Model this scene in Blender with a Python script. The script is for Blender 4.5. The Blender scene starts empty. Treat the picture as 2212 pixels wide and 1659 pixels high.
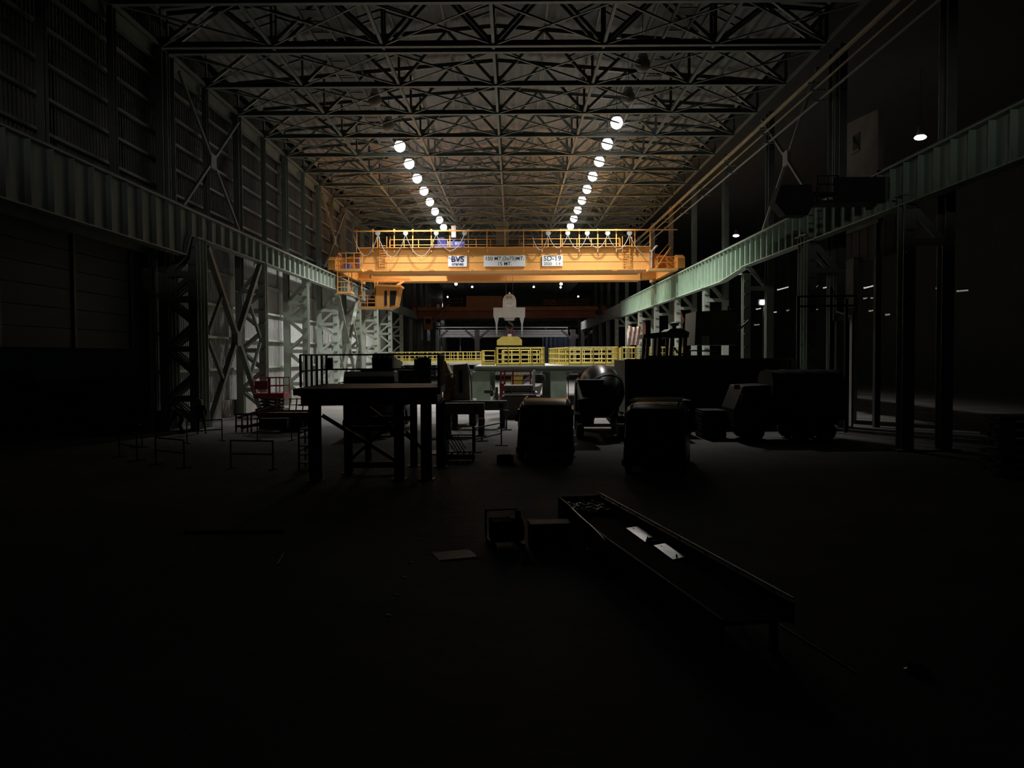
import bpy, bmesh, math, random
from mathutils import Vector, Matrix, Quaternion
random.seed(7)
PI = math.pi
scene = bpy.context.scene
COL = scene.collection

# ------------------------------------------------------------------ camera
F_PX = 1790.0
EYE = Vector((0.0, 0.0, 4.0))
PITCH, ROLL = math.radians(1.965), math.radians(-0.32)
CAM_R = Matrix.Rotation(math.radians(0.06), 3, 'Z') @ Matrix.Rotation(PI / 2 - PITCH, 3, 'X') @ Matrix.Rotation(ROLL, 3, 'Z')
cam_d = bpy.data.cameras.new('camera')
cam_d.sensor_width = 36.0
cam_d.lens = F_PX / 2212.0 * 36.0
cam_d.clip_end = 1000
cam = bpy.data.objects.new('camera', cam_d)
COL.objects.link(cam)
cam.matrix_world = Matrix.Translation(EYE) @ CAM_R.to_4x4()
scene.camera = cam

# ------------------------------------------------------------------ world, exposure
LAMP_W = 6700.0        # each lit high-bay lamp
FAR_W = 4200.0         # lamps of the far end of the hall
FLOOD_W = 2000.0      # hooded floodlight on a mast behind the viewer
world = bpy.data.worlds.new('night')
scene.world = world
world.use_nodes = True
world.node_tree.nodes['Background'].inputs[0].default_value = (0.35, 0.45, 0.6, 1)
world.node_tree.nodes['Background'].inputs[1].default_value = 0.0012
vs = scene.view_settings
vs.view_transform = 'Standard'
vs.look = 'None'
vs.exposure = 0.0
vs.gamma = 1.0
vs.use_curve_mapping = False
cy = scene.cycles
cy.use_adaptive_sampling = True; cy.adaptive_threshold = 0.03; cy.max_bounces = 4; cy.diffuse_bounces = 2; cy.glossy_bounces = 2; cy.transmission_bounces = 2; cy.caustics_reflective = False; cy.caustics_refractive = False

# ------------------------------------------------------------------ materials
MATS = {}
def mat(name, col, rough=0.6, metal=0.0, var=0.18, scale=1.2, bump=0.0, emit=None, spec=0.5, dirt=None):
    if name in MATS:
        return MATS[name]
    m = bpy.data.materials.new(name)
    m.use_nodes = True
    nt = m.node_tree
    b = nt.nodes['Principled BSDF']
    b.inputs['Roughness'].default_value = rough
    b.inputs['Metallic'].default_value = metal
    b.inputs['Specular IOR Level'].default_value = spec
    if emit:
        b.inputs['Emission Color'].default_value = (*emit[0], 1)
        b.inputs['Emission Strength'].default_value = emit[1]
        b.inputs['Base Color'].default_value = (*col, 1)
    else:
        g = nt.nodes.new('ShaderNodeNewGeometry')
        n = nt.nodes.new('ShaderNodeTexNoise')
        n.inputs['Scale'].default_value = scale
        n.inputs['Detail'].default_value = 6
        nt.links.new(g.outputs['Position'], n.inputs['Vector'])
        r = nt.nodes.new('ShaderNodeValToRGB')
        r.color_ramp.elements[0].position = 0.3
        r.color_ramp.elements[1].position = 0.7
        lo = [c * (1 - var) for c in col] if dirt is None else dirt
        hi = [min(1, c * (1 + var * 0.6)) for c in col]
        r.color_ramp.elements[0].color = (*lo, 1)
        r.color_ramp.elements[1].color = (*hi, 1)
        nt.links.new(n.outputs['Fac'], r.inputs['Fac'])
        nt.links.new(r.outputs['Color'], b.inputs['Base Color'])
        if bump:
            bp = nt.nodes.new('ShaderNodeBump')
            bp.inputs['Strength'].default_value = bump
            bp.inputs['Distance'].default_value = 0.05
            n2 = nt.nodes.new('ShaderNodeTexNoise')
            n2.inputs['Scale'].default_value = scale * 8
            n2.inputs['Detail'].default_value = 5
            nt.links.new(g.outputs['Position'], n2.inputs['Vector'])
            nt.links.new(n2.outputs['Fac'], bp.inputs['Height'])
            nt.links.new(bp.outputs['Normal'], b.inputs['Normal'])
    MATS[name] = m
    return m

CONCRETE = mat('concrete_floor', (0.17, 0.16, 0.148), 0.75, 0, 0.35, 0.35, 0.5)
ROOF = mat('roof_sheet', (0.23, 0.23, 0.225), 0.7, 0, 0.15, 0.4)
STEEL = mat('grey_green_steel', (0.205, 0.23, 0.205), 0.5, 0, 0.2, 0.8)
MINT = mat('mint_paint', (0.44, 0.56, 0.44), 0.5, 0, 0.12, 0.7)
PALE = mat('pale_green_paint', (0.40, 0.45, 0.38), 0.5, 0, 0.15, 0.8)
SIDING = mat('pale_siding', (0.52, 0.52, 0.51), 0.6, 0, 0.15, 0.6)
ORANGE = mat('orange_paint', (0.82, 0.40, 0.11), 0.45, 0, 0.08, 0.5)
ORANGE_D = mat('orange_paint_dull', (0.62, 0.26, 0.05), 0.55, 0, 0.2, 0.8)
YELLOW = mat('yellow_paint', (0.46, 0.36, 0.07), 0.5, 0, 0.12, 1.0)
WHITEP = mat('white_paint', (0.78, 0.77, 0.76), 0.45, 0, 0.06, 1.0)
GREYP = mat('light_grey_paint', (0.60, 0.58, 0.58), 0.45, 0, 0.1, 1.0)
SIGN = mat('sign_white', (0.85, 0.86, 0.88), 0.5, 0, 0.03, 1.0)
NAVY = mat('navy_print', (0.03, 0.03, 0.12), 0.6, 0, 0.05)
INK = mat('dark_print', (0.06, 0.06, 0.05), 0.6, 0, 0.05)
BLUE = mat('blue_paint', (0.07, 0.09, 0.34), 0.5, 0, 0.15)
DARK = mat('dark_steel', (0.06, 0.06, 0.055), 0.55, 0.2, 0.25)
BLACK = mat('black_rubber', (0.02, 0.02, 0.02), 0.7, 0, 0.2)
RUST = mat('rust_brown_paint', (0.17, 0.055, 0.03), 0.5, 0, 0.3, 1.5)
REDCR = mat('red_oxide', (0.32, 0.09, 0.045), 0.6, 0, 0.25, 0.6)
RED = mat('red_paint', (0.30, 0.035, 0.035), 0.5, 0, 0.15)
BRICKRED = mat('rusty_panel', (0.27, 0.11, 0.075), 0.75, 0, 0.3, 0.8)
CONC2 = mat('pale_concrete', (0.27, 0.245, 0.215), 0.85, 0, 0.25, 0.8, 0.4)
PINK = mat('faded_tarp', (0.62, 0.48, 0.42), 0.8, 0, 0.25, 1.2)
GLASS = mat('dark_glass', (0.02, 0.025, 0.025), 0.08, 0, 0.05)
CHROME = mat('bright_metal', (0.65, 0.65, 0.64), 0.28, 1.0, 0.12, 3.0)
GALV = mat('galvanised_plate', (0.6, 0.6, 0.59), 0.3, 0.9, 0.25, 5.0)
FOIL = mat('plastic_film', (0.35, 0.36, 0.36), 0.22, 0.2, 0.2, 3.0)
BEIGE = mat('beige_paint', (0.40, 0.36, 0.28), 0.5, 0, 0.15)
TRUCKGREY = mat('grey_truck_paint', (0.33, 0.33, 0.32), 0.35, 0, 0.1)
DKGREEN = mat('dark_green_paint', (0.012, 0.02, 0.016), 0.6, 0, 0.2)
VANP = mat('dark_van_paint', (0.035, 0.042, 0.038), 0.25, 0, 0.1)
CABLE = mat('cable_grey', (0.33, 0.33, 0.31), 0.6, 0, 0.1)
PIPE = mat('ochre_pipe', (0.42, 0.33, 0.17), 0.5, 0, 0.2)
CLOTH = mat('dark_workwear', (0.03, 0.035, 0.035), 0.9, 0, 0.2, 6)
SKIN = mat('skin', (0.35, 0.2, 0.14), 0.6, 0, 0.1, 6)
HELMET = mat('pale_helmet', (0.5, 0.5, 0.47), 0.4, 0, 0.05)
BLUEDRUM = mat('blue_drum', (0.05, 0.14, 0.55), 0.45, 0, 0.15)
# lens glow
LENS = mat('lamp_lens', (1, 1, 1), emit=((1.0, 0.985, 0.96), 7.0))
LENS_FAR = mat('far_lamp_lens', (1, 1, 1), emit=((1.0, 0.97, 0.9), 7.0))
LENS_SIDE = mat('side_lamp_lens', (1, 1, 1), emit=((1.0, 0.88, 0.95), 6.0))
LENS_BLUE = mat('blue_white_lens', (1, 1, 1), emit=((0.72, 0.72, 1.0), 14.0))
TUBE = mat('tube_lamp_glow', (1, 1, 1), emit=((1.0, 0.95, 0.85), 0.55))
TUBE2 = mat('tube_lamp_dim', (1, 1, 1), emit=((1.0, 0.93, 0.82), 0.16))
HEAD = mat('headlamp_glass', (0.7, 0.7, 0.68), 0.1, 0, 0.05)
TAIL = mat('tail_light_red', (0.25, 0.01, 0.01), 0.2, 0, 0.1)

# ------------------------------------------------------------------ mesh helpers
class MB:
    def __init__(s):
        s.v, s.f = [], []
    def add(s, vs, fs, M=None):
        k = len(s.v)
        s.v += [tuple((M @ Vector(p)) if M else p) for p in vs]
        s.f += [tuple(i + k for i in f) for f in fs]
        return s
    def box(s, c, size, M=None):
        x, y, z = (d / 2 for d in size)
        vs = [(c[0] + a * x, c[1] + b * y, c[2] + e * z) for a in (-1, 1) for b in (-1, 1) for e in (-1, 1)]
        return s.add(vs, [(0, 1, 3, 2), (4, 6, 7, 5), (0, 4, 5, 1), (2, 3, 7, 6), (0, 2, 6, 4), (1, 5, 7, 3)], M)
    def bar(s, p0, p1, w, h):
        M, L = bar_matrix(p0, p1)
        return s.box((0, 0, 0), (w, h, L), M)
    def rings(s, rings, cap=True, close=False):
        n = len(rings[0]); k = len(s.v)
        for r in rings:
            s.v += [tuple(p) for p in r]
        m = len(rings)
        for i in range(m if close else m - 1):
            a, b = k + i * n, k + ((i + 1) % m) * n
            for j in range(n):
                j2 = (j + 1) % n
                s.f.append((a + j, a + j2, b + j2, b + j))
        if cap and not close:
            s.f.append(tuple(range(k + n - 1, k - 1, -1)))
            s.f.append(tuple(range(k + (m - 1) * n, k + m * n)))
        return s
    def tube(s, pts, r, n=8):
        pts = [Vector(p) for p in pts]
        rings = []
        for i, p in enumerate(pts):
            d = (pts[min(i + 1, len(pts) - 1)] - pts[max(i - 1, 0)]).normalized()
            a = d.cross(Vector((0, 0, 1)))
            if a.length < 1e-4:
                a = d.cross(Vector((1, 0, 0)))
            a.normalize(); b = a.cross(d)
            rr = r[i] if isinstance(r, (list, tuple)) else r
            rings.append([p + (a * math.cos(t) + b * math.sin(t)) * rr for t in (2 * PI * k / n for k in range(n))])
        return s.rings(rings)
    def lathe(s, prof, n=20, M=None):
        k = MB()
        rings = [[(r * math.cos(2 * PI * j / n), r * math.sin(2 * PI * j / n), z) for j in range(n)] for r, z in prof]
        k.rings(rings)
        return s.add(k.v, k.f, M)
    def prism(s, poly, a, b, axis='x'):
        """extrude a 2-D outline between a and b along an axis"""
        def pt(u, v, t):
            return (t, u, v) if axis == 'x' else ((u, t, v) if axis == 'y' else (u, v, t))
        return s.rings([[pt(u, v, a) for u, v in poly], [pt(u, v, b) for u, v in poly]])
    def mesh(s, name, m, smooth=False):
        me = bpy.data.meshes.new(name)
        me.from_pydata(s.v, [], s.f)
        me.materials.append(m)
        bm = bmesh.new(); bm.from_mesh(me)
        bmesh.ops.recalc_face_normals(bm, faces=bm.faces)
        bm.to_mesh(me); bm.free()
        if smooth:
            for p in me.polygons:
                p.use_smooth = True
            try:
                me.set_sharp_from_angle(angle=math.radians(40))
            except Exception:
                pass
        return me

def bar_matrix(p0, p1):
    p0, p1 = Vector(p0), Vector(p1)
    d = p1 - p0; L = d.length; z = d / L
    x = z.cross(Vector((0, 0, 1)))
    if x.length < 1e-4:
        x = Vector((1, 0, 0))
    x.normalize(); y = z.cross(x)
    M = Matrix((x, y, z)).transposed().to_4x4()
    M.translation = (p0 + p1) / 2
    return M, L

UNIT = {}
def unit(shape, m):
    k = (shape, m.name)
    if k not in UNIT:
        b = MB()
        if shape == 'box':
            b.box((0, 0, 0), (1, 1, 1))
        elif shape == 'ibeam':     # flanges at +-y, web along y; length z
            for y in (-0.46, 0.46):
                b.box((0, y, 0), (1, 0.08, 1))
            b.box((0, 0, 0), (0.07, 0.84, 1))
        elif shape == 'angle':
            b.box((0.45, 0, 0), (0.1, 1, 1)); b.box((-0.05, 0.45, 0), (0.9, 0.1, 1))
        elif shape == 'tube':
            b.tube([(0, 0, -0.5), (0, 0, 0.5)], 0.5, 8)
        UNIT[k] = b.mesh(shape + '_' + m.name, m, smooth=(shape == 'tube'))
    return UNIT[k]

LM = {}
class Thing:
    """An Empty at the base of a thing; parts are given in world coordinates (or in its own frame when local)."""
    def __init__(s, name, label=None, cat=None, loc=(0, 0, 0), rz=0, group=None, kind=None, local=False):
        s.o = bpy.data.objects.new(name, None)
        COL.objects.link(s.o)
        s.o.empty_display_size = 0.2
        s.o.location = loc
        s.o.rotation_euler = (0, 0, rz)
        s.inv = Matrix.Identity(4) if local else (Matrix.Translation(loc) @ Matrix.Rotation(rz, 4, 'Z')).inverted()
        if label: s.o['label'] = label
        if cat: s.o['category'] = cat
        if group: s.o['group'] = group
        if kind: s.o['kind'] = kind
    def put(s, name, me, M=None, parent=None, label=None, kind=None):
        o = bpy.data.objects.new(name, me)
        COL.objects.link(o)
        Mt = s.inv @ (M if M is not None else Matrix.Identity(4))
        o.parent = parent or s.o
        if parent is not None:
            o.matrix_local = LM.get(parent.name, Matrix.Identity(4)).inverted() @ Mt
        else:
            o.matrix_local = Mt
        LM[o.name] = Mt
        if label: o['label'] = label
        if kind: o['kind'] = kind
        return o
    def bar(s, name, p0, p1, w, h, m, parent=None, shape='box', label=None):
        M, L = bar_matrix(p0, p1)
        return s.put(name, unit(shape, m), M @ Matrix.Diagonal((w, h, L, 1)), parent, label)
    def rod(s, name, p0, p1, r, m, parent=None):
        return s.bar(name, p0, p1, 2 * r, 2 * r, m, parent, 'tube')
    def box(s, name, c, size, m, parent=None, rz=0, label=None):
        M = Matrix.Translation(c) @ Matrix.Rotation(rz, 4, 'Z') @ Matrix.Diagonal((*size, 1))
        return s.put(name, unit('box', m), M, parent, label)
    def mesh(s, name, mb, m, parent=None, smooth=False, label=None, kind=None, bevel=0):
        o = s.put(name, mb.mesh(name, m, smooth), None, parent, label, kind)
        if bevel:
            b = o.modifiers.new('bevel', 'BEVEL'); b.width = bevel; b.segments = 2; b.limit_method = 'ANGLE'
        return o
    def text(s, name, body, c, size, m, parent=None, bold=0.0, align='CENTER', rot=None):
        cu = bpy.data.curves.new(name, 'FONT')
        cu.body = body; cu.size = size; cu.align_x = align; cu.align_y = 'CENTER'
        cu.extrude = 0.004; cu.offset = bold
        cu.materials.append(m)
        M = Matrix.Translation(c) @ (rot or Matrix.Rotation(PI / 2, 4, 'X'))
        tmp = bpy.data.objects.new(name + '_curve', cu)
        COL.objects.link(tmp)
        dg = bpy.context.evaluated_depsgraph_get()
        me = bpy.data.meshes.new_from_object(tmp.evaluated_get(dg))
        bpy.data.objects.remove(tmp)
        if not me.materials: me.materials.append(m)
        return s.put(name, me, M, parent)

def single(name, label, cat, mb, m, group=None, kind=None, smooth=False, bevel=0):
    o = bpy.data.objects.new(name, mb.mesh(name, m, smooth))
    COL.objects.link(o)
    if label: o['label'] = label
    if cat: o['category'] = cat
    if group: o['group'] = group
    if kind: o['kind'] = kind
    if bevel:
        b = o.modifiers.new('bevel', 'BEVEL'); b.width = bevel; b.segments = 2; b.limit_method = 'ANGLE'
    return o

def P(px, py, Y):
    """the point of the place seen at a photo position, at depth Y"""
    d = CAM_R @ Vector(((px - 1106) / F_PX, -(py - 829.5) / F_PX, -1))
    return EYE + d * (Y / d.y)
def PZ(px, py, z):
    d = CAM_R @ Vector(((px - 1106) / F_PX, -(py - 829.5) / F_PX, -1))
    return EYE + d * ((z - EYE.z) / d.z)
ORD = ['first', 'second', 'third', 'fourth', 'fifth', 'sixth', 'seventh', 'eighth', 'ninth', 'tenth', 'eleventh', 'twelfth',
       'thirteenth', 'fourteenth', 'fifteenth', 'sixteenth', 'seventeenth', 'eighteenth', 'nineteenth', 'twentieth']

# ------------------------------------------------------------------ the setting
XL, XR, XC = -18.8, 16.9, -0.95            # column lines and middle of the hall
RL, RR, ZRAIL = -17.2, 16.1, 11.9           # runway beams
BAY = 5.92
COLY = [57.3 + 11.84 * k for k in range(7)]
fl = MB(); n = 24
fl.box((-10, 125, -0.1), (150, 290, 0.2))
floor = single('floor', None, None, fl, CONCRETE, kind='structure')

ZCH = 20.7
ceiling = Thing('ceiling', kind='structure')
for i in range(12):
    x0 = XL - 0.6 + i * 3.075; x1 = x0 + 3.075
    zz = lambda x: 24.7 - 1.5 * abs(x - XC) / 18
    b = MB()
    prof = []
    k = 10
    for j in range(k + 1):
        x = x0 + (x1 - x0) * j / k
        prof.append((x, zz(x) + (0.07 if j % 2 else 0)))
    poly = prof + [(x, z + 0.05) for x, z in reversed(prof)]
    b.prism(poly, 26, 262, 'y')
    ceiling.mesh('roof_sheet', b, ROOF)
    ceiling.bar('purlin', (x0, 28, zz(x0) - 0.14), (x0, 262, zz(x0) - 0.14), 0.12, 0.24, STEEL, shape='ibeam')
NODES = [XC - 17.85 + i * 5.95 for i in range(7)]
for x in NODES:
    ceiling.bar('longitudinal_strut', (x, 33, ZCH + 0.02), (x, 150, ZCH + 0.02), 0.16, 0.16, STEEL, shape='box')
side_roof = single('ceiling_side_aisle', None, None, MB().box((32.5, 136, 23.3), (29, 252, 0.15)), mat('dark_aisle_roof', (0.035, 0.035, 0.035), 0.9), kind='structure')  # roof colour set near black to keep the unlit aisle dark

TY = [39.5, 45.0, 45.9] + [51.6 + 5.92 * k for k in range(14)]
for a, b_ in zip(TY[:-1], TY[1:]):
    if b_ - a < 2: continue
    for i in range(6):
        if a > 100 and 1 <= i <= 4: continue
        ceiling.bar('brace', (NODES[i], a, ZCH - 0.02), (NODES[i + 1], b_, ZCH - 0.02), 0.1, 0.1, STEEL, shape='angle')
        ceiling.bar('brace', (NODES[i + 1], a, ZCH - 0.06), (NODES[i], b_, ZCH - 0.06), 0.1, 0.1, STEEL, shape='angle')
for k, y in enumerate(TY):
    lab = ['nearest grey steel roof truss, cut by the top edge of the picture',
           'roof truss nearer to the viewer of the closely spaced pair on twin columns',
           'roof truss farther from the viewer of the closely spaced pair on twin columns'][k] if k < 3 else \
        'grey steel roof truss, %s one beyond the closely spaced pair' % ORD[k - 3]
    t = Thing('roof_truss', lab, 'truss', (XC, y, ZCH), group='roof trusses across the hall')
    t.bar('bottom_chord', (XL, y, ZCH), (XR, y, ZCH), 0.3, 0.3, STEEL, shape='ibeam')
    top = lambda x: 24.2 - 1.5 * abs(x - XC) / 18
    t.bar('top_chord', (XL, y, top(XL)), (XC, y, top(XC)), 0.26, 0.26, STEEL, shape='ibeam')
    t.bar('top_chord', (XC, y, top(XC)), (XR, y, top(XR)), 0.26, 0.26, STEEL, shape='ibeam')
    for i, x in enumerate(NODES):
        t.bar('post', (x, y, ZCH), (x, y, top(x)), 0.16, 0.16, STEEL, shape='angle')
        if i < 6:
            mid = (x + NODES[i + 1]) / 2
            t.bar('diagonal', (x, y, ZCH), (mid, y, top(mid)), 0.18, 0.18, STEEL, shape='angle')
            t.bar('diagonal', (mid, y, top(mid)), (NODES[i + 1], y, ZCH), 0.18, 0.18, STEEL, shape='angle')
            if k < 9:
                q = (x + mid) / 2; q2 = (mid + NODES[i + 1]) / 2
                t.bar('strut', (x, y, (ZCH + top(x)) / 2 + 0.6), ((x + mid) / 2, y, (ZCH + top(mid)) / 2), 0.1, 0.1, STEEL)
                t.bar('strut', (NODES[i + 1], y, (ZCH + top(x)) / 2 + 0.6), (q2, y, (ZCH + top(mid)) / 2), 0.1, 0.1, STEEL)
                t.bar('gusset_plate', (x - 0.3, y - 0.03, ZCH + 0.25), (x + 0.3, y - 0.03, ZCH + 0.25), 0.03, 0.45, STEEL)

# catwalks that follow the lamp rows
for x, nm in ((-10.3, 'above the row of eight lit lamps'), (9.0, 'above the row of nine lit lamps')):
    t = Thing('catwalk', 'grey roof catwalk with cross planks running ' + nm, 'catwalk', (x, 34, 21.6))
    for dx in (-0.55, 0.55):
        t.bar('stringer', (x + dx, 34, 21.6), (x + dx, 126, 21.6), 0.1, 0.2, STEEL)
        t.bar('hanger_rail', (x + dx, 34, 22.6), (x + dx, 126, 22.6), 0.05, 0.05, STEEL)
    for k in range(60):
        yy = 36 + k * 1.48
        t.box('plank', (x, yy, 21.72), (1.1, 0.9, 0.05), ROOF)

# ---- left wall
wall_left = Thing('wall_left', kind='structure', loc=(-19.6, 90, 0))
SID = {}
def siding(y0, y1, z0, z1, m, x=-19.55):
    key = (round(y1 - y0, 3), round(z1 - z0, 3), m.name)
    if key not in SID:
        L = y1 - y0; k = int(L / 0.28)
        prof = []
        for j in range(k):
            u = L * j / k; s = L / k
            prof += [(u, 0), (u + s * 0.45, 0), (u + s * 0.55, 0.05), (u + s * 0.9, 0.05)]
        prof.append((L, 0))
        vs = []; fs = []
        for u, d in prof:
            vs += [(d, u, 0), (d, u, z1 - z0)]
        for j in range(len(prof) - 1):
            fs.append((2 * j, 2 * j + 2, 2 * j + 3, 2 * j + 1))
        b = MB(); b.add(vs, fs)
        kk = len(vs)
        b.add([(-0.03, 0, 0), (-0.03, L, 0), (-0.03, L, z1 - z0), (-0.03, 0, z1 - z0)], [(0, 3, 2, 1)])
        me = bpy.data.meshes.new('siding_panel'); me.from_pydata(b.v, [], b.f); me.materials.append(m)
        SID[key] = me
    return wall_left.put('siding_panel', SID[key], Matrix.Translation((x, y0, z0)))
ROWZ = [1.1, 3.2, 5.3, 7.4, 9.5, 11.6]
GY = [45.45 + BAY * k for k in range(15)]
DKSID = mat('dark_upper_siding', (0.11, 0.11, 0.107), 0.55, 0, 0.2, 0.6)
for k, y in enumerate(GY[:-1]):
    for z0, z1 in zip(ROWZ[:-1], ROWZ[1:]):
        siding(y, y + BAY - 0.03, z0, z1 - 0.04, SIDING)
    wall_left.box('plinth', (-19.4, y + BAY / 2, 0.54), (0.5, BAY - 0.03, 1.08), CONC2)
    for z in ROWZ[1:]:
        wall_left.bar('girt', (-19.38, y, z), (-19.38, y + BAY, z), 0.2, 0.16, PALE, shape='box')
for k in range(-4, 14):
    y = 45.45 + BAY * k
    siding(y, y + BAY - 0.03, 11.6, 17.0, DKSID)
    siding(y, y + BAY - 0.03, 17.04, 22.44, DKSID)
    for z in (13.3, 14.75, 16.2, 17.65, 19.1, 20.3):
        wall_left.bar('girt', (-19.3, y, z), (-19.3, y + BAY, z), 0.18, 0.14, STEEL, shape='box')
wall_left.bar('eaves_beam', (-19.1, 22, 20.3), (-19.1, 128, 20.3), 0.3, 0.7, STEEL, shape='ibeam')
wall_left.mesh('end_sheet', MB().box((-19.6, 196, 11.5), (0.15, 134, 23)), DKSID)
# big sectional door, half raised, in the near part of the left wall
door = Thing('door_1', kind='structure', loc=(-19.6, 33, 4.4))
for k in range(6):
    z0 = 4.45 + k * 0.86
    door.box('door_section', (-19.62, 31.5, z0 + 0.42), (0.1, 25.0, 0.82), mat('door_grey', (0.05, 0.05, 0.052), 0.7))
for dy in range(5):
    door.box('door_stile', (-19.52, 20.5 + dy * 5.5, 7.0), (0.12, 0.2, 5.1), DARK)
door.box('lintel', (-19.5, 31.5, 9.75), (0.35, 25.6, 0.5), STEEL)
door.box('jamb', (-19.5, 44.35, 5.8), (0.4, 0.5, 11.6), STEEL)

# ---- right: open to the next aisle
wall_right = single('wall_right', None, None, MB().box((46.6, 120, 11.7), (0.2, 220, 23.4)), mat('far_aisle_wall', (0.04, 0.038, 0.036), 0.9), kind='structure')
wall_back = single('wall_back', None, None, MB().box((13, 262, 12.5), (66, 0.3, 25)), mat('end_wall', (0.10, 0.095, 0.09), 0.8), kind='structure')

# ------------------------------------------------------------------ columns
def lattice_column(y, side, label, name='crane_column', zt=10.4, near=True):
    xi = RL if side < 0 else RR
    xo = XL if side < 0 else RR + 1.6
    m = PALE
    t = Thing(name, label, 'column', (xi, y, 0), group='crane columns of the %s row' % ('siding wall' if side < 0 else 'open aisle'))
    t.box('base_plate', ((xi + xo) / 2, y, 0.04), (abs(xo - xi) + 1.0, 0.9, 0.08), m)
    leg = t.bar('inner_leg', (xi, y, 0.08), (xi, y, zt), 0.5, 0.55, m, shape='ibeam')
    t.bar('outer_leg', (xo, y, 0.08), (xo, y, 8.5), 0.5, 0.45, m, shape='ibeam')
    t.box('cap_plate', (xi, y, zt + 0.02), (0.8, 0.8, 0.06), m)
    zs = [0.4, 1.75, 3.1, 4.45, 5.8, 7.15, 8.5]
    for dy in (-0.26, 0.26):
        for j in range(6):
            a, b_ = (xi, xo) if j % 2 == 0 else (xo, xi)
            if side > 0: continue
            t.bar('lacing', (a, y + dy, zs[j]), (b_, y + dy, zs[j + 1]), 0.05, 0.22, m)
    for z in ((1.75, 4.45, 7.15, 8.5) if side < 0 else (8.5,)):
        t.bar('batten', (xi, y - 0.3, z), (xo, y - 0.3, z), 0.04, 0.3, m)
    for j in range(11):
        t.box('cleat', (xi - side * 0.02, y - 0.34, 0.9 + j * 0.9), (0.34, 0.12, 0.09), STEEL)
    t.bar('upper_column', (xo - side * 0.0, y, 8.52), (xo, y, 20.5), 0.4, 0.7, STEEL, shape='ibeam')
    t.bar('haunch', (xo, y, 8.4), (xi, y, 10.2), 0.1, 0.3, m)
    return t
def wall_post(y, label, x=XL, z0=11.6):
    t = Thing('wall_post', label, 'column', (x, y, z0), group='upper wall posts between the crane columns')
    t.bar('post', (x, y, z0), (x, y, 20.5), 0.3, 0.35, STEEL, shape='ibeam')
    t.box('bracket', (x - 0.25, y, z0 + 0.1), (0.8, 0.3, 0.2), STEEL)
    return t
COLORD = ['first', 'second', 'third', 'fourth', 'fifth', 'sixth', 'seventh']
lattice_column(45.0, -1, 'near half of the twin laced columns where the deep beam steps up')
lattice_column(45.95, -1, 'far half of the twin laced columns where the deep beam steps up')
lattice_column(45.0, 1, 'near half of the twin columns on the open aisle row')
lattice_column(45.95, 1, 'far half of the twin columns on the open aisle row')
lattice_column(34.0, 1, 'dark column nearest the viewer on the open aisle row')
for k, y in enumerate(COLY):
    lattice_column(y, -1, 'pale laced steel column, %s beyond the twin columns along the siding wall' % COLORD[k])
    lattice_column(y, 1, 'green steel column, %s beyond the twin columns under the mint beam' % COLORD[k], zt=9.5)
for k in range(6):
    wall_post(51.4 + 11.84 * k, 'slim upper wall post, %s beyond the twin columns above the siding' % COLORD[k])
for k in range(2):
    wall_post(33.6 + 5.92 * k, ['slim upper wall post by corrugated sheets at the picture edge', 'slim upper wall post just before the twin columns'][k])
# bracing
def xbrace(name, y0, y1, z0, z1, x, w, m, label, extra=False):
    t = Thing(name, label, 'bracing', (x, (y0 + y1) / 2, z0))
    t.bar('diagonal', (x, y0, z0), (x, y1, z1), w, w, m, shape='box')
    t.bar('diagonal', (x + 0.05, y1, z0), (x + 0.05, y0, z1), w, w, m, shape='box')
    ym, zm = (y0 + y1) / 2, (z0 + z1) / 2
    t.box('gusset_plate', (x + 0.02, ym, zm), (w * 1.3, 0.9, 0.9), m)
    if extra:
        for s in (-1, 1):
            t.bar('tie', (x, ym + s * (y1 - y0) / 4, zm + (z1 - z0) / 4), (x, ym + s * (y1 - y0) / 2.05, zm + (z1 - z0) * 0.02), w * .6, w * .6, m)
            t.bar('tie', (x, ym + s * (y1 - y0) / 4, zm - (z1 - z0) / 4), (x, ym + s * (y1 - y0) / 2.05, zm - (z1 - z0) * 0.02), w * .6, w * .6, m)
    return t
xbrace('cross_brace', 46.75, 56.6, 0.1, 10.2, RL, 0.3, STEEL, 'dark cross bracing behind the people beside the twin columns', True)
xbrace('cross_brace', 81.7, 92.2, 0.1, 10.2, RL, 0.3, PALE, 'pale cross bracing standing below the crane cab', True)
xbrace('cross_brace', 46.7, 56.8, 12.3, 19.9, XL + 0.25, 0.16, STEEL, 'wall cross bracing above the runway beam by the twin columns')
xbrace('cross_brace', 81.5, 92.4, 12.3, 19.9, XL + 0.25, 0.16, STEEL, 'wall cross bracing seen behind the end of the orange crane')
xbrace('cross_brace', 46.7, 56.8, 12.3, 19.9, XR + 0.1, 0.16, STEEL, 'dark cross bracing above the green beam on the open aisle side')

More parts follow.
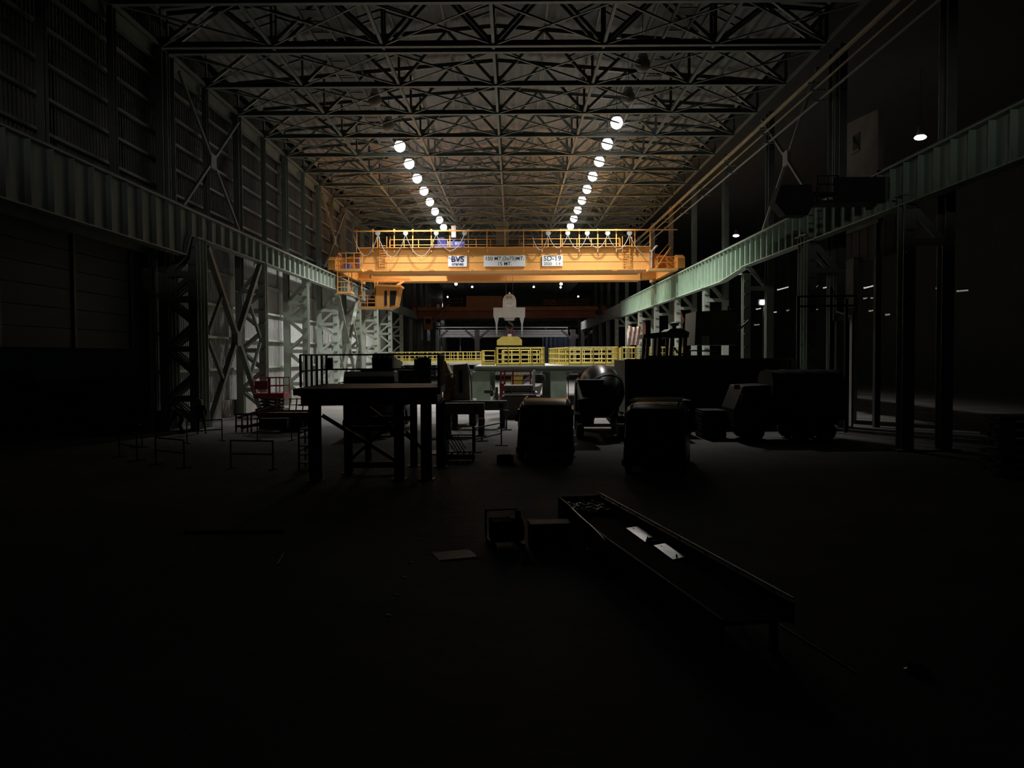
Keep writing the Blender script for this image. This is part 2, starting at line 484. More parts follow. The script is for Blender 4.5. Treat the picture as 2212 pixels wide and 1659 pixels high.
# ------------------------------------------------------------------ runway beams
def runway(side, label, bot, y0, y1, m, step, w=0.55):
    x = RL if side < 0 else RR
    t = Thing('runway_beam', label, 'crane beam', (x, y0, ZRAIL))
    pts = [(y, z) for y, z in bot]
    poly = [(y0, ZRAIL - 0.16), (y1, ZRAIL - 0.16)] + [(y, z) for y, z in reversed(pts)]
    t.mesh('web', MB().prism(poly, x - 0.02, x + 0.02, 'x'), m)
    t.bar('top_flange', (x, y0, ZRAIL - 0.12), (x, y1, ZRAIL - 0.12), w, 0.06, m)
    t.bar('rail', (x, y0, ZRAIL - 0.01), (x, y1, ZRAIL - 0.01), 0.12, 0.16, DARK)
    t.bar('walkway_edge', (x + side * 0.9, y0, ZRAIL - 0.02), (x + side * 0.9, y1, ZRAIL - 0.02), 0.08, 0.22, m)
    t.bar('walkway', (x + side * 0.6, y0, ZRAIL - 0.1), (x + side * 0.6, y1, ZRAIL - 0.1), 0.6, 0.04, m)
    for (ya, za), (yb, zb) in zip(pts[:-1], pts[1:]):
        t.bar('bottom_flange', (x, ya, za), (x, yb, zb), w, 0.06, m)
    def zb_at(y):
        for (ya, za), (yb, zb) in zip(pts[:-1], pts[1:]):
            if ya <= y <= yb:
                return za + (zb - za) * (y - ya) / (yb - ya)
    y = y0 + step / 2
    while y < y1:
        zb = zb_at(y)
        t.box('stiffener', (x - side * 0.14, y, (zb + ZRAIL - 0.16) / 2), (0.24, 0.025, ZRAIL - 0.19 - zb), m)
        y += step
    return t
runway(-1, 'grey-green crane runway beam along the siding wall, stepping shallower at the twin columns',
       [(14, 9.35), (43.3, 9.35), (44.0, 10.45), (124, 10.45)], 14, 124, mat('beam_grey_green', (0.30, 0.34, 0.29), 0.5, 0, 0.15, 0.7), 1.47)
runway(1, 'mint green crane runway beam with deeper far half along the open aisle',
       [(14, 10.05), (57.4, 10.05), (57.9, 9.95), (63.5, 9.55), (122, 9.55)], 14, 122, MINT, 1.2)
t = Thing('runway_beam', 'dim far crane beam of ribbed steel beyond the crane cab', 'crane beam', (RL, 124, ZRAIL))
t.bar('web', (RL, 124.1, ZRAIL - 0.8), (RL, 200, ZRAIL - 0.8), 0.05, 1.3, STEEL)
t.bar('flange', (RL, 124.1, ZRAIL - 1.45), (RL, 200, ZRAIL - 1.45), 0.5, 0.06, STEEL)
for k in range(45):
    t.box('stiffener', (RL + 0.14, 125 + k * 1.5, ZRAIL - 0.8), (0.24, 0.03, 1.28), STEEL)
t = Thing('runway_beam', 'dim grey far crane beam continuing the mint green beam', 'crane beam', (RR, 122, ZRAIL))
t.bar('web', (RR, 122.1, ZRAIL - 1.1), (RR, 200, ZRAIL - 1.1), 0.05, 1.9, GREYP)
t.bar('flange', (RR, 122.1, ZRAIL - 2.05), (RR, 200, ZRAIL - 2.05), 0.5, 0.06, GREYP)
for k in range(5):
    for s, xx in ((-1, RL), (1, RR)):
        lab = '%s dim column beyond the end of the %s' % (COLORD[k], 'siding wall' if s < 0 else 'mint beam')
        t = Thing('far_column', lab, 'column', (xx, 128.5 + k * 12, 0), group='dim far columns')
        t.bar('post', (xx, 128.5 + k * 12, 0), (xx, 128.5 + k * 12, 10.3 if s < 0 else 9.7), 0.5, 0.6, STEEL, shape='ibeam')
        t.bar('outer_post', (xx + s * 1.6, 128.5 + k * 12, 0), (xx + s * 1.6, 128.5 + k * 12, 20.6), 0.5, 0.6, STEEL, shape='ibeam')

# long pipes at the right eaves
for dx, dz, r, m, lab in ((0, 0, 0.13, PIPE, 'thick ochre pipe running along the eaves above the open aisle'),
                          (0.25, -0.45, 0.06, PIPE, 'thin ochre pipe just below the thick eaves pipe'),
                          (0.55, -1.0, 0.07, CABLE, 'lowest grey conduit below the ochre eaves pipes')):
    t = Thing('eaves_pipe', lab, 'pipe', (16.2 + dx, 26, 18.8 + dz), group='pipes along the eaves')
    t.rod('pipe', (16.2 + dx, 26, 18.8 + dz), (16.2 + dx, 128, 18.8 + dz), r, m)
    for k in range(9):
        t.box('bracket', (16.5 + dx / 2, 45.5 + BAY * 1.0 * k * 1.5, 18.8 + dz - r), (0.8, 0.12, 0.06), STEEL)

# ------------------------------------------------------------------ lamps
def lamp(loc, label, group, lens, power=0, r=0.45, flat=1.0, spot=120, blend=0.65, name='high_bay_lamp', rod=None, tint=(1.0, 0.985, 0.955)):
    t = Thing(name, label, 'lamp', loc, group=group, local=True)
    k = r / 0.5
    h = MB().lathe([(0.05, 0.62), (0.16, 0.6), (0.2, 0.32), (0.34 * k, 0.1), (0.36 * k, 0.0), (0.33 * k, -0.02), (0.3 * k, 0.04), (0.14, 0.3)], 20)
    t.mesh('housing', h, GALV, smooth=True)
    prof = [(r * math.cos(a), (-r * math.sin(a) - r * 0.78) * flat) for a in (-0.86, -0.45, 0, 0.45, 0.9, 1.3, 1.55)]
    t.mesh('lens', MB().lathe(prof, 14), lens, smooth=True)  # globe oversized so it takes in the bloom around the lamp
    zr = 24.7 - 1.5 * abs(loc[0] - XC) / 18 if loc[0] < 18 else 23.23
    t.rod('hanger', (0, 0, 0.6), (0, 0, zr - loc[2] + 0.12), 0.02, DARK)
    if power:
        ld = bpy.data.lights.new('lamp_light', 'SPOT')
        ld.energy = power; ld.spot_size = math.radians(spot); ld.spot_blend = blend
        ld.shadow_soft_size = 0.3; ld.color = tint
        lo = bpy.data.objects.new('lamp_light', ld)
        COL.objects.link(lo); lo.parent = t.o; lo.location = (0, 0, -r * 1.8 - 0.33)
    return t
ZL = 21.15
DEADLENS = mat('unlit_lens', (0.45, 0.38, 0.3), 0.4, 0, 0.1)
for k in range(-2, 9):
    lit = k >= 0
    if lit:
        lamp((7.62, 60.6 + 6.0 * k, ZL), 'glowing high-bay lamp, %s from the viewer in the row of nine' % ORD[k], 'lit high-bay lamps', LENS, LAMP_W)
    else:
        lamp((7.62, 60.6 + 6.0 * k, ZL), 'unlit high-bay lamp %s the row of nine glowing ones' % ('just before' if k == -1 else 'two places before'),
             'unlit high-bay lamps', DEADLENS)
for k in range(-2, 8):
    if k >= 0:
        lamp((-8.95, 67.0 + 6.0 * k, ZL), 'glowing high-bay lamp, %s from the viewer in the row of eight' % ORD[k], 'lit high-bay lamps', LENS, LAMP_W)
    else:
        lamp((-8.95, 67.0 + 6.0 * k, ZL), 'unlit high-bay lamp %s the row of eight glowing ones' % ('just before' if k == -1 else 'two places before'),
             'unlit high-bay lamps', DEADLENS)
FARL = [(985, 611, 'largest far lamp below the BVS end of the crane girder'), (1212, 611, 'upper far lamp of the two below the SD-19 sign'),
        (1020, 618, 'small far lamp right below the BVS sign'), (1153, 618, 'small far lamp just above the white hook block side'),
        (1211, 619, 'lower far lamp of the two below the SD-19 sign'), (967, 640, 'faint far lamp above the red crane walkway'),
        (1249, 639, 'far lamp above the red crane railing')]
for i, (x, y, lab) in enumerate(FARL):
    Yd = 16.6 * 1790 / (768 - y)
    p = P(x, y, Yd)
    lamp(p, lab, 'far lamps under the crane', LENS_FAR, FAR_W if i in (0, 1, 3, 5, 6) else 0, r=0.34 if i < 2 else 0.24, spot=110, blend=0.6, name='far_lamp')
for x, y, Yd, lab in ((1988, 293, 57.0, 'large oval lamp over the dark aisle near the picture edge'), (1667, 464, 89.7, 'tiny lamp over the dark aisle between two posts'),
                      (1590, 507, 104.0, 'oval lamp over the dark aisle just above the mint beam')):
    p = P(x, y, Yd)
    lamp(p, lab, 'lamps of the dark side aisle', LENS_SIDE, 0, r=0.4 if Yd != 89.7 else 0.2, flat=0.4, name='aisle_lamp')

# a blue-white floodlight on a pole in the side aisle
p = P(1647, 653, 74)
t = Thing('floodlight', 'bluish white floodlight shining on a pole in the side aisle', 'lamp', (p.x, p.y, 0))
t.rod('pole', (p.x + 0.2, p.y + 0.3, 0), (p.x + 0.2, p.y + 0.3, p.z + 0.2), 0.06, DARK)
t.mesh('housing', MB().prism([(p.y - 0.02, p.z - 0.26), (p.y + 0.24, p.z - 0.2), (p.y + 0.24, p.z + 0.2), (p.y - 0.02, p.z + 0.26)], p.x - 0.34, p.x + 0.34, 'x'), DARK)
t.box('lens', (p.x, p.y - 0.04, p.z), (0.42, 0.04, 0.34), LENS_BLUE)
ld = bpy.data.lights.new('flood_light', 'SPOT'); ld.energy = 260; ld.color = (0.75, 0.78, 1.0); ld.spot_size = 2.4; ld.spot_blend = 0.7; ld.shadow_soft_size = 0.2
lo = bpy.data.objects.new('flood_light', ld); COL.objects.link(lo); lo.parent = t.o
lo.location = (0, -0.12, p.z); lo.rotation_euler = (PI / 2, 0, 0)

# fluorescent tubes far away in the side aisle
TUBES = [(1680, 1702, 626, 620), (1762, 1766, 620, 616), (1779, 1786, 622, 620), (1867, 1887, 622, 617), (2023, 2060, 623, 617), (1634, 1643, 668, 666),
         (1657, 1677, 676, 674), (1700, 1704, 671, 669), (1736, 1751, 669, 666), (1762, 1766, 669, 668), (1568, 1576, 669, 667), (1837, 1845, 662, 660),
         (1866, 1872, 645, 643), (1882, 1889, 644, 643), (1878, 1886, 672, 670), (1914, 1921, 680, 679), (1738, 1753, 687, 685), (2068, 2090, 629, 627), (1630, 1640, 702, 701)]
for i, (x0, x1, y0, y1) in enumerate(TUBES):
    Yd = (92 + (i * 7) % 23) if x0 < 1800 else ((80 + (i * 3) % 8) if x0 < 1900 else 68 + i % 4)
    if i == 14: Yd = 76
    a, b_ = P(x0, y0, Yd), P(x1, y1, Yd + (1.5 if x1 - x0 > 12 else 0.4))
    t = Thing('tube_lamp', 'faint fluorescent tube of the side aisle, %s of a scattered group' % ORD[min(i, 19)], 'lamp', a, group='faint tubes of the side aisle')
    t.bar('tube', a, b_, 0.13, 0.13, TUBE if i in (0, 3, 6, 8, 2, 5) else TUBE2)
    t.bar('fixture', a + Vector((0, 0, 0.12)), b_ + Vector((0, 0, 0.12)), 0.22, 0.1, DARK)
    for q in (0.15, 0.85):
        c = a.lerp(b_, q)
        t.rod('suspension', c + Vector((0, 0, 0.15)), Vector((c.x, c.y, 23.2)), 0.012, DARK)

# rear gable behind the viewer
wall_front = single('wall_front', None, None, MB().box((-1, -25.2, 12.5), (70, 0.3, 25)), mat('front_gable', (0.08, 0.08, 0.08), 0.8), kind='structure')
# unseen floodlight behind the viewer; mast and flat hood added to fan its light level
FX, FY, FZ = -1.0, -10.0, 13.0
t = Thing('mast_floodlight', 'hooded floodlight on a tall mast standing behind the viewer', 'lamp', (FX, FY, 0))
t.rod('mast', (FX, FY - 0.3, 0), (FX, FY - 0.3, FZ), 0.09, DARK)
t.box('mast_foot', (FX, FY - 0.3, 0.05), (0.7, 0.7, 0.1), DARK)
t.box('housing', (FX, FY - 0.18, FZ), (0.7, 0.22, 0.5), DARK)
t.box('lens', (FX, FY - 0.06, FZ), (0.4, 0.02, 0.12), mat('dim_lens', (1, 1, 1), emit=((1, 0.97, 0.92), 3.0)))
t.box('hood', (FX, FY + 0.45, FZ + 0.085), (1.8, 1.1, 0.02), DARK)
t.box('hood', (FX, FY + 0.45, FZ - 0.085), (1.8, 1.1, 0.02), DARK)
ld = bpy.data.lights.new('mast_light', 'SPOT'); ld.energy = FLOOD_W; ld.spot_size = math.radians(80); ld.spot_blend = 0.5; ld.shadow_soft_size = 0.04
ld.color = (1.0, 0.98, 0.94)
lo = bpy.data.objects.new('mast_light', ld); COL.objects.link(lo); lo.parent = t.o
lo.location = (0, 0.02, FZ); lo.rotation_euler = (PI / 2, 0, 0)

# ------------------------------------------------------------------ railing helper
def railing(t, p0, p1, h, gap, m, rails=3, pw=0.07, toe=0.0, posts=True, parent=None, rr=0.03):
    p0, p1 = Vector(p0), Vector(p1)
    n = max(1, round((p1 - p0).length / gap))
    up = Vector((0, 0, h))
    if posts:
        for k in range(n + 1):
            a = p0.lerp(p1, k / n)
            t.bar('post', a, a + up, pw, pw, m, parent)
    for k in range(rails):
        q = up * (1 - k / (rails + 0.0)) if rails > 1 else up
        t.rod('rail', p0 + q, p1 + q, rr, m, parent)
    if toe:
        t.bar('toe_board', p0 + Vector((0, 0, toe / 2 + 0.01)), p1 + Vector((0, 0, toe / 2 + 0.01)), 0.02, toe, m, parent)

# ------------------------------------------------------------------ the orange crane
YC = 81.0
def C(px, py, dy=0.0):
    v = P(px, py, YC); return Vector((v.x, v.y + dy, v.z))
cr = Thing('overhead_crane', 'large orange overhead travelling crane with capacity signs spanning the hall', 'crane', (XC, YC, ZRAIL))
ZT, ZB = C(1094, 535).z, C(1094, 583).z
xa, xb = C(777, 560).x, C(1404, 560).x
near = cr.mesh('near_girder', MB().prism([(xa, ZB), (xb, ZB), (xb, ZT), (xa, ZT)], YC, YC + 2.6, 'y'), ORANGE)
cr.mesh('bottom_flange', MB().box(((xa + xb) / 2, YC + 1.3, ZB - 0.04), (xb - xa + 0.2, 2.9, 0.07)), ORANGE)
for f in (0.36, 0.66):
    cr.bar('seam', (xa, YC - 0.012, ZB + (ZT - ZB) * f), (xb, YC - 0.012, ZB + (ZT - ZB) * f), 0.024, 0.03, ORANGE, near)
cr.mesh('service_platform', MB().box(((xa + xb) / 2, YC + 3.9, ZB - 0.02), (xb - xa - 1.0, 2.4, 0.08)), ORANGE_D)
cr.mesh('top_plate', MB().box(((xa + xb) / 2, YC + 1.2, ZT + 0.03), (xb - xa + 0.1, 2.9, 0.05)), ORANGE)
far = cr.mesh('far_girder', MB().prism([(xa - 0.6, ZB - 0.15), (xb + 0.6, ZB - 0.15), (xb + 0.6, ZT - 0.1), (xa - 0.6, ZT - 0.1)], 91.0, 93.4, 'y'), ORANGE)
for s, x in ((-1, RL), (1, RR)):
    cr.mesh('end_carriage', MB().prism([(79.2, 12.25), (95.4, 12.25), (95.4, 13.2), (94.4, 13.6), (80.2, 13.6), (79.2, 13.2)], x - 0.35, x + 0.35, 'x'), ORANGE_D)
    inner = xa if s < 0 else xb
    cr.mesh('girder_end', MB().prism([(inner, ZB), (x + (-s) * 0.36, 12.5), (x + (-s) * 0.36, 13.5), (inner, ZT - 0.5)], YC + 0.2, YC + 2.4, 'y'), ORANGE_D)
    cr.mesh('girder_end', MB().prism([(inner, ZB - .1), (x + (-s) * 0.36, 12.4), (x + (-s) * 0.36, 13.5), (inner, ZT - 0.5)], 91.2, 93.2, 'y'), ORANGE_D)
    for yw in (79.9, 81.3, 92.9, 94.6):
        cr.mesh('wheel', MB().lathe([(0.0, -0.1), (0.32, -0.1), (0.36, -0.06), (0.36, 0.06), (0.32, 0.1), (0.0, 0.1)], 16,
                Matrix.Translation((x, yw, ZRAIL + 0.43)) @ Matrix.Rotation(PI / 2, 4, 'Y')), DARK, smooth=True)
# festoon rail on posts fixed to the girder face
PX = [771, 806, 852, 892, 932, 972, 1012, 1052, 1091, 1131, 1171, 1211, 1251, 1291, 1331, 1371, 1404]
for px in PX:
    cr.bar('festoon_post', C(px, 545, -0.12), C(px, 498, -0.12), 0.09, 0.09, ORANGE)
    cr.box('post_cap', C(px, 497, -0.12), (0.16, 0.14, 0.14), ORANGE)
fr = cr.mesh('festoon_rail', MB().bar(C(765, 500.5, -0.28), C(1462, 497, -0.28), 0.1, 0.12), ORANGE)
for px in (817, 877, 943, 1004, 1184, 1226, 1268, 1312, 1359):
    c = C(px, 503.5, -0.3)
    cr.mesh('cable_trolley', MB().prism([(c.x - 0.2, c.z + 0.12), (c.x + 0.2, c.z + 0.12), (c.x + 0.24, c.z - 0.1), (c.x + 0.12, c.z - 0.26), (c.x - 0.12, c.z - 0.26), (c.x - 0.24, c.z - 0.1)], c.y - 0.06, c.y + 0.06, 'y'), CABLE, fr)
def loop(x0, y0, x1, y1, sag):
    a, b_ = C(x0, y0, -0.36), C(x1, y1, -0.36)
    pts = []
    for k in range(13):
        u = k / 12
        q = a.lerp(b_, u); q.z -= sag * (1 - (2 * u - 1) ** 2) ; pts.append(q)
    cr.mesh('festoon_cable', MB().tube(pts, 0.035, 6), CABLE, fr, smooth=True)
for a in ((765, 510, 817, 508, 2.0), (817, 508, 877, 508, 2.15), (877, 508, 943, 508, 2.1), (943, 508, 1004, 508, 1.55), (1150, 512, 1184, 508, 1.4), (1184, 508, 1226, 508, 1.3),
          (1226, 508, 1268, 508, 1.35), (1268, 508, 1312, 508, 1.3), (1312, 508, 1359, 508, 1.4), (1359, 508, 1404, 556, 0.6)):
    loop(*a)
# walkway handrail on the girder top
for z, r in ((ZT + 1.15, 0.03), (ZT + 0.62, 0.025)):
    cr.rod('handrail', (xa + 2.6, YC + 2.3, z), (xb - 2.6, YC + 2.3, z), r, ORANGE)
for k in range(17):
    x = xa + 2.6 + (xb - xa - 5.2) * k / 16
    cr.bar('handrail_post', (x, YC + 2.3, ZT + 0.05), (x, YC + 2.3, ZT + 1.15), 0.06, 0.06, ORANGE)
# ladders
for px in (828, 1352):
    c0, c1 = C(px, 577, -0.16), C(px, 511, -0.16)
    for s in (-0.36, 0.36):
        cr.bar('ladder_rail', c0 + Vector((s, 0, 0)), c1 + Vector((s, 0, 0)), 0.06, 0.05, ORANGE)
    for k in range(9):
        z = c0.z + 0.12 + k * 0.24
        cr.rod('rung', (c0.x - 0.36, c0.y, z), (c0.x + 0.36, c0.y, z), 0.022, ORANGE)
    for s in (-0.62, 0.62):
        cr.bar('grab_rail', C(px, 537, 0.3) + Vector((s, 0, 0)), C(px, 511, 0.3) + Vector((s, 0, 0)), 0.09, 0.06, ORANGE)
# sign plates
def sign(x0, x1, y0, y1):
    a, b_ = C(x0, y0, 0), C(x1, y1, 0)
    c = ((a.x + b_.x) / 2, YC - 0.07, (a.z + b_.z) / 2)
    o = cr.mesh('sign_plate', MB().box(c, (abs(b_.x - a.x), 0.05, abs(a.z - b_.z))), SIGN)
    return o, c, abs(b_.x - a.x), abs(a.z - b_.z)
o, c, w, h = sign(968, 1009, 553, 576)
o['label'] = 'white plate lettered BVS cranes in navy'
cr.text('lettering', 'BVS', (c[0], YC - 0.1, c[2] + h * 0.17), 0.78, NAVY, o, bold=0.022)
cr.text('lettering', 'cranes', (c[0], YC - 0.1, c[2] - h * 0.26), 0.44, NAVY, o, bold=0.01)
o, c, w, h = sign(1045, 1135, 552.5, 575.5)
o['label'] = 'white capacity plate lettered 150 MT'
cr.text('lettering', '150 MT.(2x75)MT.', (c[0], YC - 0.1, c[2] + h * 0.22), 0.5, INK, o, bold=0.002)
cr.text('lettering', '15 MT.', (c[0], YC - 0.1, c[2] - h * 0.26), 0.5, INK, o, bold=0.002)
o, c, w, h = sign(1171, 1215.5, 552, 575)
o['label'] = 'white plate lettered SD-19 2020 CE'
cr.text('lettering', 'SD-19', (c[0], YC - 0.1, c[2] + h * 0.2), 0.68, INK, o, bold=0.004)
cr.text('lettering', '2020', (c[0] - w * 0.23, YC - 0.1, c[2] - h * 0.28), 0.4, INK, o)
# the CE mark: two arcs and a tongue
cem = MB()
for cx, tongue in ((c[0] + w * 0.25, False), (c[0] + w * 0.38, True)):
    zc = c[2] - h * 0.28
    ring = []
    for k in range(9):
        a = math.radians(100 + k * 20)
        ring.append((cx + 0.15 * math.cos(a), zc + 0.15 * math.sin(a)))
    inner = [(cx + (x - cx) * 0.72, zc + (z - zc) * 0.72) for x, z in ring]
    for k in range(8):
        cem.prism([ring[k], ring[k + 1], inner[k + 1], inner[k]], YC - 0.1, YC - 0.094, 'y')
    if tongue:
        cem.box((cx - 0.04, YC - 0.097, zc), (0.16, 0.006, 0.04))
cr.mesh('ce_mark', cem, INK, o)
# small brackets at the foot of the girder face
for k in range(14):
    px = 800 + k * 44
    cr.box('bracket', C(px, 584, -0.1), (0.5 if k % 3 == 0 else 0.12, 0.2, 0.12), ORANGE_D)
# left end platform and hanging access cage
pl = C(757, 586)
cr.box('end_platform', (C(756, 586).x, YC - 0.6, C(756, 586).z), (C(789, 586).x - C(727, 586).x, 1.6, 0.22), ORANGE)
z0 = C(756, 585).z + 0.1
railing(cr, (C(737, 586).x, YC - 1.38, z0), (C(788, 586).x, YC - 1.38, z0), 1.45, 0.75, ORANGE, 3, 0.07)
railing(cr, (C(737, 586).x, YC + 0.15, z0), (C(737, 586).x, YC - 1.38, z0), 1.45, 0.8, ORANGE, 3, 0.07)
cr.box('blue_motor', (C(751, 580).x, YC - 0.3, z0 + 0.3), (0.6, 0.5, 0.6), BLUE, label='blue drive motor')
cr.box('cage_floor', (C(750, 634).x, YC - 0.6, C(750, 634).z), (1.35, 1.5, 0.16), ORANGE)
for px in (735.5, 759):
    for yy in (YC - 1.32, YC + 0.1):
        cr.bar('cage_post', (C(px, 634).x, yy, C(px, 634).z), (C(px, 590).x, yy, C(px, 587).z), 0.08, 0.08, ORANGE)
for py in (600, 611, 623):
    cr.rod('cage_rail', (C(735.5, py).x, YC - 1.32, C(747, py).z), (C(759, py).x, YC - 1.32, C(747, py).z), 0.03, ORANGE)
    cr.rod('cage_rail', (C(759, py).x, YC - 1.32, C(747, py).z), (C(759, py).x, YC + 0.1, C(747, py).z), 0.03, ORANGE)
# right end platform with stair and conduit
cr.box('end_platform', (C(1427, 586).x, YC - 0.6, C(1427, 585).z), (C(1459, 586).x - C(1396, 586).x, 1.6, 0.22), ORANGE)
z1 = C(1427, 585).z + 0.1
railing(cr, (C(1415, 586).x, YC - 1.38, z1), (C(1456, 586).x, YC - 1.38, z1), 1.1, 0.8, ORANGE_D, 2, 0.06)
cr.bar('stair_stringer', C(1414, 582, -0.9), C(1452, 534, 0.2), 0.08, 0.2, ORANGE_D)
cr.bar('stair_stringer', C(1414, 582, -0.2), C(1452, 534, 0.9), 0.08, 0.2, ORANGE_D)
for k in range(8):
    q = C(1414 + 38 * k / 8, 582 - 48 * k / 8, -0.55 + 1.1 * k / 8)
    cr.box('tread', q, (0.3, 0.7, 0.04), ORANGE_D)
cr.rod('stair_rail', C(1414, 560, -0.95), C(1456, 513, 0.1), 0.03, ORANGE_D)
cr.mesh('conduit', MB().bar(C(1406, 579, -0.2), C(1407, 542, -0.2), 0.24, 0.12).bar(C(1407, 543, -0.2), C(1420, 530, 0.2), 0.24, 0.12), GREYP, label='grey cable conduit')
cr.box('conduit', (xa - 0.1, YC - 0.1, C(776, 567).z), (0.2, 0.15, 0.9), BLUE, label='blue cable box')
# operator cab below the girders
Yk = 87.0
def K(px, py, dy=0.0):
    v = P(px, py, Yk); return Vector((v.x, v.y + dy, v.z))
def KP(*pts): return [(K(x, y).x, K(x, y).z) for x, y in pts]
cab = cr.mesh('cab', MB().prism(KP((812, 666), (842, 666), (856, 660.5), (864, 620), (812, 618)), Yk, Yk + 2.4, 'y'), ORANGE, label='orange operator cab with slanted front window')
for pts in (((830.5, 628), (836, 628), (836, 660), (830.5, 660)), ((842.5, 628), (857, 628), (853.5, 659), (842.5, 661))):
    cr.mesh('window', MB().prism(KP(*pts), Yk - 0.03, Yk + 0.01, 'y'), GLASS, cab)
cr.mesh('cab_roof', MB().prism(KP((809, 618.5), (866, 620.5), (866, 616), (809, 614)), Yk - 0.2, Yk + 2.6, 'y'), ORANGE_D, cab)
cr.box('landing_floor', (K(794, 664).x, Yk + 1.2, K(794, 664).z), (K(813, 664).x - K(775, 664).x, 2.4, 0.2), ORANGE)
railing(cr, (K(776, 662).x, Yk + 0.05, K(794, 662).z), (K(811, 662).x, Yk + 0.05, K(794, 662).z), 1.15, 0.85, ORANGE, 3, 0.07)
cr.box('door', (K(796, 640).x, Yk + 1.9, K(796, 642).z), (1.3, 0.08, 1.9), DARK)
for px in (778, 806, 812, 862):
    cr.bar('hanger', K(px, 640 if px < 812 else 618, 1.0), Vector((K(px, 640).x, Yk + 1.0, ZB - 0.15)), 0.1, 0.1, ORANGE_D)
cr.bar('cab_brace', K(856, 616, 0.4), K(872, 606.5, 0.4), 0.22, 0.2, ORANGE)
cr.bar('cab_beam', (K(770, 607).x, Yk + 0.4, ZB - 0.25), (K(884, 607).x, Yk + 0.4, ZB - 0.25), 0.25, 0.2, ORANGE_D)
cr.bar('cab_beam', (K(770, 607).x, Yk + 2.2, ZB - 0.25), (K(884, 607).x, Yk + 2.2, ZB - 0.25), 0.25, 0.2, ORANGE_D)

# trolleys on the crane
ZTR = ZT + 0.1
def trolley(px0, px1, label, m, cabinet=None):
    x0, x1 = P(px0, 520, 87.2).x, P(px1, 520, 87.2).x
    t = Thing('hoist_trolley', label, 'hoist', ((x0 + x1) / 2, 87, ZTR))
    t.box('frame', ((x0 + x1) / 2, 87.2, ZTR + 0.12), (x1 - x0, 10.4, 0.24), m)
    t.mesh('winch_drum', MB().lathe([(0.0, -1.2), (0.75, -1.2), (0.75, -1.1), (0.55, -1.08), (0.55, 1.08), (0.75, 1.1), (0.75, 1.2), (0.0, 1.2)], 20,
           Matrix.Translation(((x0 + x1) / 2, 88.2, ZTR + 1.0)) @ Matrix.Rotation(PI / 2, 4, 'Y')), DARK, smooth=True)
    t.mesh('gearbox', MB().prism([(x0, ZTR + .24), (x0 + 0.9, ZTR + .24), (x0 + 0.9, ZTR + 1.3), (x0 + 0.6, ZTR + 1.6), (x0, ZTR + 1.5)], 85.4, 86.8, 'y'), m)
    t.mesh('motor', MB().lathe([(0.0, -0.6), (0.36, -0.6), (0.42, -0.5), (0.42, 0.5), (0.36, 0.6), (0.0, 0.6)], 14,
           Matrix.Translation((x1 - 0.8, 85.8, ZTR + 0.7)) @ Matrix.Rotation(PI / 2, 4, 'Y')), m, smooth=True)
    for s in (0.15, 0.85):
        t.rod('guard_rail', (x0 + (x1 - x0) * s, 84.2, ZTR + 0.24), (x0 + (x1 - x0) * s, 84.2, ZTR + 1.3), 0.03, m)
    if cabinet:
        a, b_ = P(cabinet[0], cabinet[1], 82.6), P(cabinet[2], cabinet[3], 82.6)
        t.box('cabinet', ((a.x + b_.x) / 2, 82.6, (a.z + b_.z) / 2), (b_.x - a.x, 0.4, a.z - b_.z), WHITEP, label='white electrical cabinet')
        t.bar('cabinet_post', ((a.x + b_.x) / 2, 82.6, ZTR - 0.04), ((a.x + b_.x) / 2, 82.6, b_.z), 0.2, 0.15, m)
    return t
trolley(948, 1010, 'blue hoist trolley with white cabinet on top of the orange crane', BLUE, (975, 488, 985, 513))
t2 = trolley(1066, 1132, 'dark hoist trolley in shade at the middle of the orange crane', DARK)
for px, py in ((1078, 482), (1092, 482), (1078, 494), (1092, 494)):
    t2.box('resistor_box', P(px, py + 3, 84.8), (0.62, 0.5, 0.5), STEEL)
t2.box('rack', (P(1085, 500, 84.8).x, 84.9, (ZTR + P(1085, 490, 84.8).z) / 2), (1.3, 0.1, P(1085, 480, 84.8).z - ZTR), STEEL)

# ---- hook block
YH = 86.5
def H(px, py, dy=0.0):
    v = P(px, py, YH); return Vector((v.x, v.y + dy, v.z))
hc = H(1100.4, 649.7)
hb = Thing('hook_block', 'light grey crane hook block with round lettered end and two prongs', 'hook block', (hc.x, YH, H(1100, 728).z))
hb.mesh('beam', MB().box((H(1100, 675).x, YH, H(1100, 675).z), (68 * .0483, 1.2, 20 * .0483)), GREYP, bevel=0.04)
hb.mesh('housing', MB().prism([(H(1086, 674).x, H(1086, 673.5).z), (H(1088, 674).x, H(1086, 675).z), (H(1113, 674).x, H(1086, 675).z), (H(1115, 674).x, H(1086, 673.5).z), (H(1115, 650).x, hc.z), (H(1086, 650).x, hc.z)], YH - 0.72, YH + 0.72, 'y'), GREYP)
disc = hb.mesh('drum_end', MB().lathe([(0.0, -0.82), (0.62, -0.82), (0.67, -0.78), (0.67, 0.78), (0.62, 0.82), (0.0, 0.82)], 32, Matrix.Translation(hc) @ Matrix.Rotation(PI / 2, 4, 'X')), GREYP, smooth=True)
hb.text('lettering', 'BVS', (hc.x - 0.02, YH - 0.83, hc.z + 0.28), 0.36, INK, disc, bold=0.004)
hb.text('lettering', '75 MT', (hc.x, YH - 0.83, hc.z - 0.36), 0.24, CABLE, disc)
hb.mesh('eye', MB().lathe([(0.0, -0.08), (0.14, -0.08), (0.08, 0.14), (0.0, 0.16)], 12, Matrix.Translation((hc.x, YH, hc.z + 0.72))), GREYP)
